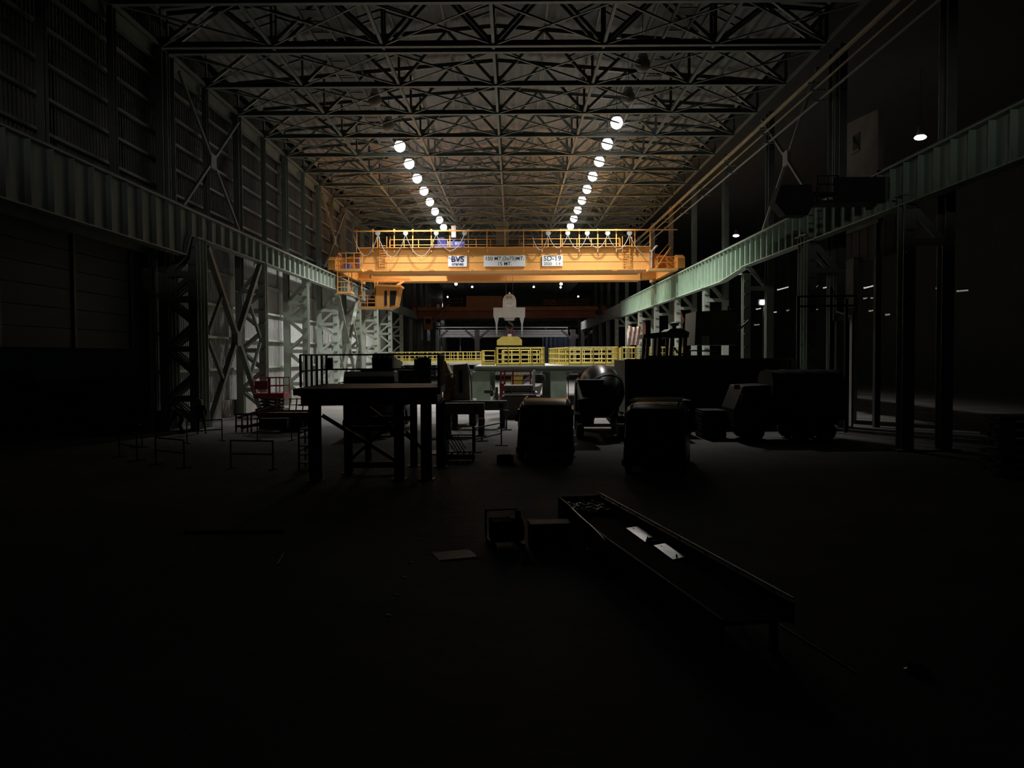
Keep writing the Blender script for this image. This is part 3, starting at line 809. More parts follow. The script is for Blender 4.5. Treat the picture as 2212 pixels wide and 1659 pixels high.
for s in (-1, 1):
    x = H(1100.2 + s * 27.4, 700).x
    zt, zb = H(1100, 685).z, H(1100, 727).z
    hb.mesh('prong', MB().prism([(x - 0.26, zt), (x + 0.26, zt), (x + 0.1, zt - 0.7), (x + 0.07, zb + 0.4), (x + 0.02, zb), (x - 0.02, zb), (x - 0.07, zb + 0.4), (x - 0.1, zt - 0.7)], YH - 0.15, YH + 0.15, 'y'), CHROME)
hb.mesh('collar', MB().lathe([(0.0, 0), (0.62, 0), (0.62, -0.14), (0.3, -0.16), (0.5, -0.2), (0.5, -0.34), (0.0, -0.36)], 20, Matrix.Translation((hc.x, YH, H(1100, 685).z))), GREYP, smooth=True)
hk = []
zh = H(1100, 692).z
for k in range(17):
    a = math.radians(90 - k * 17)
    hk.append((hc.x + 0.36 * math.cos(a), YH, zh - 0.62 + 0.36 * math.sin(a)))
hb.mesh('hook', MB().tube([(hc.x, YH, zh + 0.1)] + hk, [0.13] + [0.13 - 0.004 * k for k in range(17)], 8), DARK, smooth=True)
for dx, dy in ((-0.35, -0.4), (0.35, -0.4), (-0.35, 0.4), (0.35, 0.4)):
    hb.rod('rope', (hc.x + dx, YH + dy, hc.z + 0.4), (hc.x + dx, YH + dy + 0.3, ZTR + 0.1), 0.016, DARK)
# yellow spreader that hangs from the hook on red chains
sp = Thing('lifting_spreader', 'yellow lifting spreader with cut corners hanging on red chains below the hook', 'spreader', (hc.x, YH, H(1100, 746).z))
sp.mesh('plate', MB().prism([(H(x, y).x, H(x, y).z) for x, y in ((1073.5, 746), (1127.5, 746), (1127.5, 734.5), (1120, 728), (1116, 727), (1085, 727), (1081, 730), (1073.5, 735))], YH - 0.5, YH + 0.5, 'y'), YELLOW, bevel=0.03)
zt = H(1100, 727).z
for k in range(6):
    x = H(1092 + k * 3.6, 720).x
    sp.mesh('chain', MB().tube([(hc.x + 0.05 * (k - 3), YH, zh - 0.95), (x + 0.1, YH - 0.1, zt + 0.55), (x - 0.12, YH + 0.1, zt + 0.25), (x, YH, zt - 0.02)], 0.06, 6), RED if k % 2 else DARK, smooth=True)
sp.box('shackle', (H(1101, 724).x, YH - 0.2, zt + 0.1), (0.4, 0.3, 0.3), GREYP)

# ------------------------------------------------------------------ red crane far down the hall
YRC = 149.0
def R(px, py, dy=0.0):
    v = P(px, py, YRC); return Vector((v.x, v.y + dy, v.z))
rc = Thing('red_crane', 'dull red overhead crane far down the hall behind the hook block', 'crane', (XC, YRC, R(1094, 690).z))
rc.box('girder', (R(1093, 680).x, YRC, R(1093, 679.5).z), (R(1288, 0).x - R(898, 0).x, 2.2, 17 * .0832), REDCR)
rc.box('walkway', (R(1093, 667).x, YRC - 1.4, R(1093, 668).z), (R(1293, 0).x - R(895, 0).x, 1.4, 8 * .0832), mat('red_orange_paint', (0.42, 0.15, 0.05), 0.6, 0, 0.2))
rc.box('machinery_house', (R(1047, 656).x, YRC - 0.8, R(1047, 656.5).z), (76 * .0832, 3, 30 * .0832), mat('red_orange_paint', (0.42, 0.15, 0.05)))
railing(rc, R(1174, 663, -2.0), R(1268, 662, -2.0), 1.15, 1.8, REDCR, 3, 0.1, rr=0.05)
rc.bar('rail_brace', R(1175, 662, -2.0), R(1197, 650, -2.0), 0.07, 0.07, REDCR)
rc.bar('rail_brace', R(1175, 650, -2.0), R(1197, 662, -2.0), 0.07, 0.07, REDCR)
railing(rc, R(895, 671, -2.0), R(1000, 670, -2.0), 1.9, 2.0, REDCR, 3, 0.08, rr=0.04)
rc.bar('stair', R(972, 660, -2.4), R(925, 710, -2.4), 0.15, 0.35, REDCR)
rc.rod('stair_rail', R(975, 648, -2.6), R(933, 694, -2.6), 0.06, REDCR)
rc.box('cab', R(927, 698, -1.0), (1.5, 1.6, 2.4), mat('red_orange_paint', (0.42, 0.15, 0.05)))
rc.box('cab_window', R(927, 695, -1.83), (0.9, 0.05, 0.9), GLASS)
rc.box('lamp_box', R(949, 663, -2.2), (0.5, 0.3, 0.7), GREYP)
for px in (917, 931):
    rc.bar('mast', R(px, 668, -1.6), R(px, 640, -1.6), 0.16, 0.16, STEEL)
rc.bar('boom', R(926, 637, -1.6), R(960, 655, -1.6), 0.14, 0.14, STEEL)
for s, x in ((-1, RL), (1, RR)):
    rc.box('end_carriage', (x, YRC, R(1094, 676).z + 0.3), (0.8, 7.0, 1.2), REDCR)
    rc.bar('suspension', (x, YRC, R(1094, 670).z), (x, YRC, 13.0), 0.5, 0.5, REDCR)

# far structure at the end of the hall
YF = 190.0
def Fp(px, py, dy=0.0):
    v = P(px, py, YF); return Vector((v.x, v.y + dy, v.z))
for px, lab in ((918, 'leftmost'), (943, 'second'), (1031, 'middle'), (1238, 'fourth'), (1257, 'rightmost')):
    b0 = Fp(px, 768)
    t = Thing('branched_column', 'distant grey column with forked arms, %s of five' % lab, 'column', (b0.x, YF, 0), group='forked columns at the far end')
    t.bar('post', (b0.x, YF, 0), (b0.x, YF, Fp(px, 712).z), 1.1, 0.9, GREYP, shape='ibeam')
    for s in (-1, 1):
        t.bar('arm', (b0.x, YF - 0.1, Fp(px, 735).z), (b0.x + s * 2.7, YF - 0.1, Fp(px, 713).z), 0.4, 0.5, GREYP)
t = Thing('far_canopy', 'distant pale louvred canopy between the forked columns', 'canopy', (Fp(1085, 720).x, YF + 2, 0))
for y, hgt in ((706, 0.35), (714, 0.4), (719, 0.4), (725, 0.7)):
    a, b_ = Fp(950, y, 2), Fp(1228, y, 2)
    t.bar('louvre', a, b_, 0.4, hgt, GREYP)
for px in (952, 993, 1090, 1180, 1226):
    t.bar('post', (Fp(px, 760).x, YF + 2.4, 0), (Fp(px, 760).x, YF + 2.4, Fp(px, 704).z), 0.3, 0.3, STEEL)
t = Thing('far_tarpaulin', 'distant dark blue sheeting hung beside a forked column', 'tarpaulin', (Fp(1205, 740).x, YF + 1.5, 0))
tb = MB(); a, b_ = Fp(1172, 728), Fp(1232, 728); poly = []
for k in range(25):
    u = k / 24; poly.append((a.x + (b_.x - a.x) * u, YF + 0.6 + 0.12 * math.sin(k * 1.7)))
tb.rings([[(x, y, 0.0) for x, y in poly] + [(x, y + 0.05, 0.0) for x, y in reversed(poly)], [(x, y, a.z) for x, y in poly] + [(x, y + 0.05, a.z) for x, y in reversed(poly)]])
t.mesh('sheet', tb, mat('blue_grey_sheet', (0.10, 0.12, 0.2), 0.7))
t = Thing('far_truss', 'distant dim lattice girder below the red crane', 'truss', (XC, 170, Fp(1094, 715).z))
for y in (691, 705):
    t.bar('chord', P(938, y, 170), P(1252, y, 170), 0.25, 0.25, STEEL)
for k in range(12):
    xa_, xb_ = 938 + k * 26.2, 938 + (k + 1) * 26.2
    t.bar('diagonal', P(xa_, 705 if k % 2 else 691, 170), P(xb_, 691 if k % 2 else 705, 170), 0.14, 0.14, STEEL)
    t.bar('post', P(xa_, 691, 170), P(xa_, 705, 170), 0.14, 0.14, STEEL)
for px in (938, 1252):
    t.bar('support', (P(px, 700, 170).x, 170, 0), P(px, 691, 170), 0.5, 0.5, STEEL)

# ------------------------------------------------------------------ raised equipment platform with yellow railings
YP = 65.0
def Q(px, py, Y=YP):
    return P(px, py, Y)
pf = Thing('equipment_platform', 'raised green steel platform on thick legs carrying the yellow railings', 'platform', (3, 72, 0))
zd = 3.2
xl, xr = Q(1026, 795).x, Q(1372, 795).x
pf.mesh('deck', MB().box(((xl + xr) / 2, YP + 10, zd - 0.05), (xr - xl, 20, 0.1)), mat('deck_concrete', (0.4, 0.39, 0.36), 0.8, 0, 0.2))
pf.bar('edge_beam', (xl, YP + 0.1, zd - 0.28), (xr, YP + 0.1, zd - 0.28), 0.3, 0.34, STEEL, shape='ibeam')
pf.bar('edge_beam', (xl, YP + 19.8, zd - 0.28), (xr, YP + 19.8, zd - 0.28), 0.3, 0.34, STEEL, shape='ibeam')
LEGM = mat('sage_leg_paint', (0.27, 0.34, 0.26), 0.55, 0, 0.2)
for px0, px1 in ((1020, 1058), (1190, 1224), (1350, 1372)):
    a, b_ = Q(px0, 830).x, Q(px1, 830).x
    for yy in (YP + 0.75, YP + 19):
        leg = pf.mesh('leg', MB().box(((a + b_) / 2, yy, (zd - 0.46) / 2), (b_ - a, 1.2, zd - 0.46)), LEGM)
        pf.mesh('knee_plate', MB().prism([(b_, zd - 0.46), (b_ + 0.5, zd - 0.46), (b_, zd - 1.0)], yy - 0.1, yy + 0.1, 'y'), LEGM, leg)
pf.bar('diagonal_brace', Q(1168, 801, YP + 0.6), Q(1064, 868, YP + 0.6), 0.25, 0.3, LEGM)
def guard(label, segs, h, gap, m=YELLOW, toe=0.15, rails=3, pw=0.08):
    t = Thing('guard_railing', label, 'railing', segs[0][0], group='yellow guard railings on the platform')
    for a, b_ in segs:
        railing(t, a, b_, h, gap, m, rails, pw, toe, rr=0.035)
    return t
def D(px, Y, z=zd + 0.0):
    v = P(px, 790, Y); return Vector((v.x, Y, z))
hR = 1.42
guard('square yellow railing cage directly below the yellow spreader', [(D(1072, YP + .3), D(1176, YP + .3)), (D(1072, YP + .3), Vector((D(1072, YP + .3).x, YP + 7, zd))),
      (D(1176, YP + .3), Vector((D(1176, YP + .3).x, YP + 7, zd))), (Vector((D(1072, YP + .3).x, YP + 7, zd)), Vector((D(1176, YP + .3).x, YP + 7, zd)))], hR, 0.98)
guard('inner yellow railing frame inside the square cage', [(D(1085, YP + 9), D(1166, YP + 9)), (D(1088, YP + 13), D(1160, YP + 13))], 1.25, 0.75)
xg = D(1229, YP + .3).x
guard('longer yellow railing cage in front of the dark container, beside the square cage', [(D(1229, YP + .3), D(1335, YP + .3)), (D(1229, YP + .3), D(1186, YP + 12)), (D(1335, YP + .3), D(1322, YP + 12)),
      (D(1186, YP + 12), D(1322, YP + 12))], hR, 0.98)
guard('inner yellow railing inside the longer cage', [(D(1222, YP + 15), D(1330, YP + 15)), (D(1206, YP + 18), D(1300, YP + 18))], 1.3, 0.8)
guard('yellow railing running on from the longer cage behind the dark container', [(D(1343, YP + .3), D(1372, YP + .3)), (D(1343, YP + .3), D(1338, YP + 12)), (D(1345, YP + 8), D(1372, YP + 8))], hR, 0.6)
guard('olive railing on the concrete ledge next to the square cage', [(D(1041, YP + 3), D(1069, YP + 3)), (D(1041, YP + 3), D(1046, YP + 12))], 1.2, 0.9, toe=0.3)
# far walkway with a dense lit railing
wk = Thing('side_walkway', 'lower concrete walkway carrying the long lit yellow railing', 'walkway', (-7, 80, 0))
zw = P(940, 783, 80).z
a, b_ = P(848, 783, 80), P(1038, 783, 80)
wk.box('deck', ((a.x + b_.x) / 2, 81.5, zw - 0.12), (b_.x - a.x, 3.4, 0.24), MATS['deck_concrete'])
for u in (0.05, 0.35, 0.65, 0.95):
    wk.box('pier', (a.x + (b_.x - a.x) * u, 81.5, (zw - 0.24) / 2), (0.5, 2.0, zw - 0.24), CONC2)
gl = Thing('guard_railing', 'long lit yellow railing with close uprights left of the square cage', 'railing', (a.x, 80, zw), group='yellow guard railings on the platform')
for yy in (79.95, 83.0):
    railing(gl, (a.x, yy, zw), (b_.x, yy, zw), 1.0, 0.42 if yy < 80 else 0.6, YELLOW, 3, 0.06, 0.2)
# right-hand extension of the platform behind the container
p2 = Thing('side_platform', 'dark platform strip behind the container carrying a dim yellow railing', 'platform', (11.5, 70, 0))
x0, x1 = D(1374, 66).x, D(1475, 66).x
p2.box('deck', ((x0 + x1) / 2, 70, zd - 0.06), (x1 - x0, 8, 0.12), DARK)
for xx in (x0 + 0.4, x1 - 0.4):
    p2.box('leg', (xx, 66.6, (zd - .12) / 2), (0.5, 0.5, zd - 0.12), LEGM)
    p2.box('leg', (xx, 73.4, (zd - .12) / 2), (0.5, 0.5, zd - 0.12), LEGM)
guard('dim yellow railing behind the dark machine cab', [((x0, 66.1, zd), (x1, 66.1, zd)), ((x0, 72, zd), (x1, 72, zd))], 1.4, 0.55)

# ------------------------------------------------------------------ shared shapes for vehicles
def rring(w, z0, z1, y, r=0.12, wt=None, n=4):
    """rounded rectangle ring in the xz plane at y (wt: width at the top)"""
    wt = wt or w
    pts = []
    for cx, cz, a0, hw in ((1, 1, 0, wt / 2), (-1, 1, 90, wt / 2), (-1, -1, 180, w / 2), (1, -1, 270, w / 2)):
        for k in range(n + 1):
            a = math.radians(a0 + 90 * k / n)
            zz = (z1 - r) if cz > 0 else (z0 + r)
            pts.append((cx * (hw - r) + r * math.cos(a), y, zz + r * math.sin(a)))
    return pts
def wheel(t, c, r, w, axis='X'):
    M = Matrix.Translation(c) @ Matrix.Rotation(PI / 2, 4, 'Y' if axis == 'X' else 'X')
    o = t.mesh('tyre', MB().lathe([(r * 0.55, -w / 2), (r * 0.93, -w / 2), (r, -w / 3), (r, w / 3), (r * 0.93, w / 2), (r * 0.55, w / 2)], 18, M), BLACK, smooth=True)
    t.mesh('rim', MB().lathe([(0.0, -w * 0.36), (r * 0.25, -w * 0.4), (r * 0.56, -w * 0.3), (r * 0.56, w * 0.3), (r * 0.25, w * 0.4), (0.0, w * 0.36)], 14, M), DARK, o, smooth=True)

def van(loc, rz, label, w=1.95, h=2.25, L=4.9, m=VANP, ladder=False):
    t = Thing('van', label, 'van', loc, rz, local=True)
    st = [rring(w - 0.3, 0.45, h - 0.32, 0.0, 0.2, w - 0.5), rring(w - 0.12, 0.38, h - 0.12, 0.1, 0.22, w - 0.34), rring(w, 0.32, h, 0.45, 0.22, w - 0.22),
          rring(w, 0.3, h + 0.02, L * 0.5, 0.22, w - 0.22), rring(w, 0.3, h - 0.02, L * 0.72, 0.22, w - 0.24), rring(w - 0.04, 0.32, 1.35, L * 0.86, 0.2, w - 0.12),
          rring(w - 0.12, 0.36, 1.15, L - 0.12, 0.2, w - 0.2), rring(w - 0.4, 0.45, 1.0, L, 0.15, w - 0.5)]
    t.mesh('body', MB().rings(st), m, smooth=True)
    for s, ww in ((-1, 0.66), (1, 0.66)):
        x = s * 0.4
        t.mesh('rear_window', MB().prism([(x - ww / 2, 1.32), (x + ww / 2, 1.32), (x + ww / 2 - 0.05, h - 0.3), (x - ww / 2 + 0.05, h - 0.3)], -0.03, 0.06, 'y'), GLASS, bevel=0.02)
        t.box('tail_light', (s * (w / 2 - 0.16), 0.06, 1.05), (0.14, 0.14, 0.42), TAIL)
        t.mesh('side_window', MB().prism([(0.6, 1.3), (2.0, 1.3), (2.0, h - 0.32), (0.6, h - 0.32)], s * (w / 2 - 0.06) - 0.03, s * (w / 2 - 0.06) + 0.03, 'x'), GLASS)
        t.mesh('side_window', MB().prism([(2.2, 1.3), (3.6, 1.3), (3.3, h - 0.32), (2.2, h - 0.32)], s * (w / 2 - 0.06) - 0.03, s * (w / 2 - 0.06) + 0.03, 'x'), GLASS)
        t.mesh('mirror', MB().box((s * (w / 2 + 0.16), 3.5, 1.4), (0.2, 0.12, 0.3)), BLACK, bevel=0.03)
        for y in (0.95, L - 0.9):
            wheel(t, (s * (w / 2 - 0.14), y, 0.34), 0.34, 0.22)
        t.bar('roof_rail', (s * (w / 2 - 0.28), 0.5, h + 0.05), (s * (w / 2 - 0.28), 3.2, h + 0.05), 0.05, 0.06, CHROME)
    t.mesh('rear_bumper', MB().rings([rring(w - 0.06, 0.32, 0.56, -0.1, 0.08), rring(w + 0.02, 0.3, 0.58, 0.12, 0.08)]), BLACK, smooth=True)
    t.box('number_plate', (0, -0.02, 0.85), (0.5, 0.03, 0.12), WHITEP)
    t.bar('door_seam', (0, -0.01, 0.6), (0, -0.01, h - 0.3), 0.015, 0.02, BLACK)
    t.rod('wiper', (-0.1, -0.05, 1.35), (0.25, -0.05, 1.5), 0.012, CHROME)
    if ladder:
        for k in range(3):
            t.bar('roof_bar', (-w / 2 + 0.2, 0.7 + k, h + 0.1), (w / 2 - 0.2, 0.7 + k, h + 0.1), 0.06, 0.05, CHROME)
    return t
g = PZ(1178, 998, 0)
van((g.x, g.y, 0), math.radians(-4), 'dark van seen from behind beside the concrete mixer', w=2.2, h=2.25)
st = Thing('step_board', 'dark low ramp block lying at the van bumper', 'block', (g.x - 1.55, g.y - 0.1, 0))
st.box('block', (g.x - 1.5, g.y - 0.35, 0.17), (0.62, 0.4, 0.34), DARK)
st.bar('handle', (g.x - 1.7, g.y - 0.56, 0.36), (g.x - 1.3, g.y - 0.56, 0.36), 0.03, 0.03, CHROME)
g = PZ(1412, 1030, 0)
van((g.x, g.y, 0), math.radians(-14), 'dark tall van with pale roof edge near the trough', w=2.1, h=2.35, ladder=True)

# ---- concrete mixer truck
g = PZ(1290, 960, 0)
mx = Thing('mixer_truck', 'black concrete mixer truck with striped drum behind the van', 'truck', (4.15, 38.5, 0), math.radians(-3), local=True)
DR = Matrix.Translation((0.1, 3.4, 2.25)) @ Matrix.Rotation(math.radians(-76), 4, 'X')
prof = [(0.45, -2.6), (0.62, -2.5), (0.95, -1.6), (1.18, -0.5), (1.18, 0.5), (0.9, 1.6), (0.55, 2.1), (0.0, 2.1)]
drum = mx.mesh('drum', MB().lathe(prof, 28, DR), mat('mixer_black', (0.03, 0.035, 0.035), 0.3, 0, 0.1), smooth=True)
def drum_r(z):
    for (r0, z0), (r1, z1) in zip(prof[:-1], prof[1:]):
        if z0 <= z <= z1: return r0 + (r1 - r0) * (z - z0) / (z1 - z0)
    return 0.5
for ph in (0.0, PI):
    rings = []
    for k in range(41):
        u = k / 40; z = -2.4 + 3.8 * u; a = ph + 5.0 * u
        r = drum_r(z) + 0.012; r2 = drum_r(z + 0.28) + 0.012
        rings.append([tuple(DR @ Vector((rr * math.cos(a), rr * math.sin(a), zz))) for rr, zz in ((r, z), (r + 0.01, z), (r2 + 0.01, z + 0.28), (r2, z + 0.28))])
    mx.mesh('stripe', MB().rings(rings), mat('mixer_stripe', (0.13, 0.13, 0.10), 0.5), drum)
mx.mesh('hopper', MB().rings([[(-0.9, 0.1, 2.05), (-0.15, 0.1, 2.05), (-0.15, 0.7, 2.05), (-0.9, 0.7, 2.05)], [(-1.15, -0.2, 2.85), (0.1, -0.2, 2.85), (0.1, 0.9, 2.85), (-1.15, 0.9, 2.85)]]), DARK)
mx.mesh('chute', MB().prism([(-1.1, 1.6), (-0.25, 1.6), (-0.45, 0.8), (-0.9, 0.8)], -0.5, 0.0, 'y').prism([(-1.15, 1.95), (-0.2, 1.95), (-0.25, 1.6), (-1.1, 1.6)], -0.3, 0.2, 'y'), DARK)
for s in (-1, 1):
    mx.bar('chassis_rail', (s * 0.45, -0.2, 0.92), (s * 0.45, 7.6, 0.92), 0.12, 0.28, DARK)
    for y in (1.0, 2.35, 6.2):
        wheel(mx, (s * 1.0, y, 0.5), 0.5, 0.34)
    mx.mesh('mudguard', MB().prism([(0.3, 1.1), (3.0, 1.1), (3.0, 1.16), (0.3, 1.16)], s * 1.2 - 0.2 if s > 0 else -1.2, s * 1.2 if s > 0 else -1.0, 'x'), DARK)
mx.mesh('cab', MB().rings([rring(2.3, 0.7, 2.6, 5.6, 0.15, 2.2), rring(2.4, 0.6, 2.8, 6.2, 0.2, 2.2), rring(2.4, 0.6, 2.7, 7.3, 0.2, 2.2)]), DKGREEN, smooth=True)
mx.bar('rear_bar', (-1.15, -0.25, 0.75), (1.15, -0.25, 0.75), 0.12, 0.14, CHROME)
mx.box('water_tank', (0.9, 5.1, 1.5), (0.5, 0.5, 1.0), DARK)

# ---- dark steel container and machine behind it
ct = Thing('steel_container', 'large dark steel container with a lighter corner post behind the vans', 'container', (9.9, 46, 0))
x0, x1 = P(1353, 830, 46).x, P(1712, 830, 46).x
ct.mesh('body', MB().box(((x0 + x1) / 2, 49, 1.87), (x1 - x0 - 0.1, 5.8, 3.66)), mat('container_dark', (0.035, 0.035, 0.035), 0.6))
ct.box('corner_post', (x0, 46.1, 1.87), (0.18, 0.2, 3.74), STEEL)
ct.box('corner_post', (x1, 46.1, 1.87), (0.18, 0.2, 3.74), DARK)
ct.bar('top_rail', (x0, 46.05, 3.72), (x1, 46.05, 3.72), 0.16, 0.12, mat('container_rail', (0.10, 0.085, 0.07), 0.5))
for k in range(15):
    ct.box('rib', (x0 + 0.5 + k * 0.57, 46.04, 1.85), (0.12, 0.1, 3.5), MATS['container_dark'])
ex = Thing('crawler_machine', 'dark crawler machine with open cab rising above the container', 'machine', (11, 54, 0))
def E(px, py, Y=54.0): return P(px, py, Y)
for xx in (E(1420, 700).x, E(1560, 700).x):
    ex.mesh('track', MB().prism([(52.2, 0.15), (53.0, 0), (58.0, 0), (58.8, 0.15), (59.0, 0.6), (58.5, 1.05), (52.5, 1.05), (52.0, 0.6)], xx - 0.35, xx + 0.35, 'x'), BLACK)
ex.box('house', ((E(1400, 0).x + E(1590, 0).x) / 2, 55.5, 2.5), (E(1590, 700).x - E(1400, 700).x, 3.4, 2.9), DARK)
zc0 = E(1400, 778).z
for px in (1397, 1421, 1449, 1478):
    for yy in (54.0, 55.6):
        ex.bar('cab_post', (E(px, 750).x, yy, zc0), (E(px + 3, 750).x, yy, E(px, 726).z), 0.22 if px != 1421 else 0.7, 0.2, DARK)
ex.mesh('cab_roof', MB().prism([(E(1388, 732).x, E(1388, 731).z), (E(1486, 731).x, E(1486, 729).z), (E(1488, 720).x, E(1488, 718).z), (E(1470, 710).x, E(1470, 709).z), (E(1448, 709).x, E(1448, 710).z), (E(1440, 716).x, E(1440, 716).z), (E(1390, 722).x, E(1390, 722).z)], 53.8, 56.2, 'y'), DARK)
ex.mesh('beacon', MB().lathe([(0.14, 0), (0.14, 0.2), (0.3, 0.24), (0.3, 0.4), (0.1, 0.46), (0, 0.46)], 12, Matrix.Translation((E(1463, 705).x, 55, E(1463, 710).z))), DARK)
ex.mesh('engine_housing', MB().prism([(E(1500, 740).x, E(1500, 745).z), (E(1592, 740).x, E(1592, 745).z), (E(1590, 680).x, E(1590, 676).z), (E(1572, 670).x, E(1572, 670).z), (E(1503, 673).x, E(1503, 673).z)], 53.9, 57.2, 'y'), mat('machine_olive', (0.05, 0.05, 0.035), 0.6))
ex.rod('exhaust', (E(1580, 0).x, 54.5, E(1580, 690).z), (E(1580, 0).x, 54.5, E(1580, 660).z), 0.1, DARK)
ex.rod('handrail', E(1490, 757), E(1548, 759), 0.05, CHROME)
ex.bar('support_strut', E(1592, 716), E(1618, 692), 0.12, 0.12, STEEL)
ex.mesh('side_plate', MB().prism([(E(1590, 716).x, E(1590, 716).z), (E(1606, 698).x, E(1606, 698).z), (E(1590, 698).x, E(1590, 698).z)], 54.3, 54.45, 'y'), STEEL)
ex.box('window', E(1524, 736, 53.88), (0.5, 0.04, 0.6), mat('cab_window_reflect', (0.35, 0.36, 0.35), 0.4))
ex.mesh('hose', MB().tube([E(1456, 750, 53.7), E(1462, 760, 53.7), E(1470, 765, 53.7), E(1490, 764, 53.7)], 0.06), BLACK, smooth=True)

# dark lorry added over lit floor, standing in for a faint machine
ty = Thing('filler_lorry', 'black covered lorry added over lit floor in place of a dark machine', 'truck', (12.9, 39, 0))
xA, xB = P(1572, 850, 39).x, P(1800, 850, 39).x
rings = []
for k in range(13):
    u = k / 12; x = xA + 1.7 + (xB - xA - 1.7) * u; sg = 0.05 * abs(math.sin(u * 12.5))
    rings.append([(x, 37.6, 1.0), (x, 37.6, 2.8 - sg), (x, 37.9, 3.15 - sg), (x, 38.8, 3.3 - sg), (x, 39.7, 3.15 - sg), (x, 40.0, 2.8 - sg), (x, 40.0, 1.0)])
ty.mesh('tarpaulin', MB().rings(rings), mat('black_green_tarp', (0.025, 0.032, 0.028), 0.7), smooth=True)
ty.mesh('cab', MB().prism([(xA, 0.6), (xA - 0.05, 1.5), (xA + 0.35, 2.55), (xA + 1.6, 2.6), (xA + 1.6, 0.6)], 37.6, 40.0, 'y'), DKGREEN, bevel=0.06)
ty.mesh('side_window', MB().prism([(xA + 0.35, 1.55), (xA + 1.3, 1.55), (xA + 1.3, 2.25), (xA + 0.55, 2.25)], 37.56, 37.62, 'y'), GLASS)
ty.mesh('mirror', MB().box((xA + 0.25, 37.4, 2.0), (0.12, 0.2, 0.4)), BLACK, bevel=0.02)
ty.box('notice', P(1592, 836, 37.5), (0.26, 0.03, 0.2), WHITEP, label='small white notice')
ty.bar('chassis', (xA + 0.2, 38.8, 0.85), (xB, 38.8, 0.85), 1.0, 0.25, DARK)
for x in (xA + 0.9, xB - 1.9, xB - 0.8):
    for y in (37.85, 39.75): wheel(ty, (x, y, 0.48), 0.48, 0.3, 'Y')

# dark crates added to hide the lit floor between vans and lorry
CRM = mat('crate_black_brown', (0.03, 0.026, 0.022), 0.8, 0, 0.3, 3)
for k, (x, y, w, h, lab) in enumerate(((8.05, 41.8, 1.5, 1.7, 'tall dark crate added against the container to cover lit floor'), (9.55, 40.0, 1.1, 1.3, 'low dark crate added over lit floor between the tall van and the lorry'),
                                       (7.6, 39.2, 1.2, 1.0, 'smallest dark crate added over lit floor just behind the tall van'))):
    t = Thing('filler_crate', lab, 'crate', (x, y, 0), group='added dark crates over lit floor')
    t.mesh('box', MB().box((x, y, h / 2 + 0.1), (w - 0.08, w + 0.42, h - 0.2)), BLACK)
    for f in (-0.45, 0.45):
        t.bar('skid', (x + f * w, y - w / 2 - 0.25, 0.05), (x + f * w, y + w / 2 + 0.25, 0.05), 0.1, 0.1, CRM)
    nb = int(h / 0.24)
    for j in range(nb):
        z = 0.2 + j * 0.24
        t.box('slat', (x, y - w / 2 - 0.23, z), (w, 0.04, 0.19), CRM)
        t.box('slat', (x - w / 2, y, z), (0.04, w + 0.42, 0.19), CRM)
        t.box('slat', (x + w / 2, y, z), (0.04, w + 0.42, 0.19), CRM)
    for j in range(6):
        t.box('lid_board', (x - w / 2 + w * (j + 0.5) / 6, y, h + 0.02), (w / 6 - 0.02, w + 0.5, 0.04), CRM)

# ---- rusty panels and faded tarpaulin by the mint beam columns
for pts, Y, lab in (([(1459, 648), (1466, 650), (1482, 690), (1478, 700), (1459, 700)], 82.0, 'rusty brown triangular panel behind a column under the crane shadow'),
                    ([(1380, 676), (1386, 676), (1397, 696), (1397, 730), (1380, 720)], 106.0, 'rusty brown panel next to the faded tarpaulin'),
                    ([(1353, 686), (1357, 686), (1366, 700), (1366, 715), (1353, 715)], 117.5, 'farthest rusty panel under the mint beam')):
    poly = [(P(x, y, Y).x, P(x, y, Y).z) for x, y in pts]
    t = Thing('rusty_panel', lab, 'panel', (poly[0][0], Y + 0.8, 0), group='rusty panels by the columns')
    t.mesh('sheet', MB().prism(poly, Y + 0.8, Y + 0.9, 'y'), BRICKRED)
    zb = min(z for _, z in poly)
    for f in (0.2, 0.8):
        xx = min(x for x, _ in poly) * (1 - f) + max(x for x, _ in poly) * f
        t.bar('strut', (xx, Y + 0.95, 0), (xx, Y + 0.95, zb + 0.6), 0.12, 0.12, BRICKRED)
Yt = 98.0
a, b_ = P(1355, 702, Yt), P(1385, 745, Yt)
tb = MB(); rings = []
for j in range(7):
    v = j / 6; z = a.z + (b_.z - a.z) * v
    row = [(a.x + (b_.x - a.x) * k / 16, Yt + 0.18 * math.sin(k * 1.3 + j * 0.7) + 0.1 * v, z - (0.25 * math.sin(k / 16 * PI) if j == 0 else 0)) for k in range(17)]
    rings.append(row + [(x, y + 0.04, z) for x, y, z in reversed(row)])
tp = Thing('faded_tarpaulin', 'faded pinkish tarpaulin hung by the farthest mint beam columns', 'tarpaulin', (a.x, Yt, 0))
tp.mesh('sheet', tb.rings(rings), PINK, smooth=True)
for x in (a.x, b_.x):
    tp.bar('pole', (x, Yt + 0.3, 0), (x, Yt + 0.3, a.z + 0.2), 0.1, 0.1, STEEL)

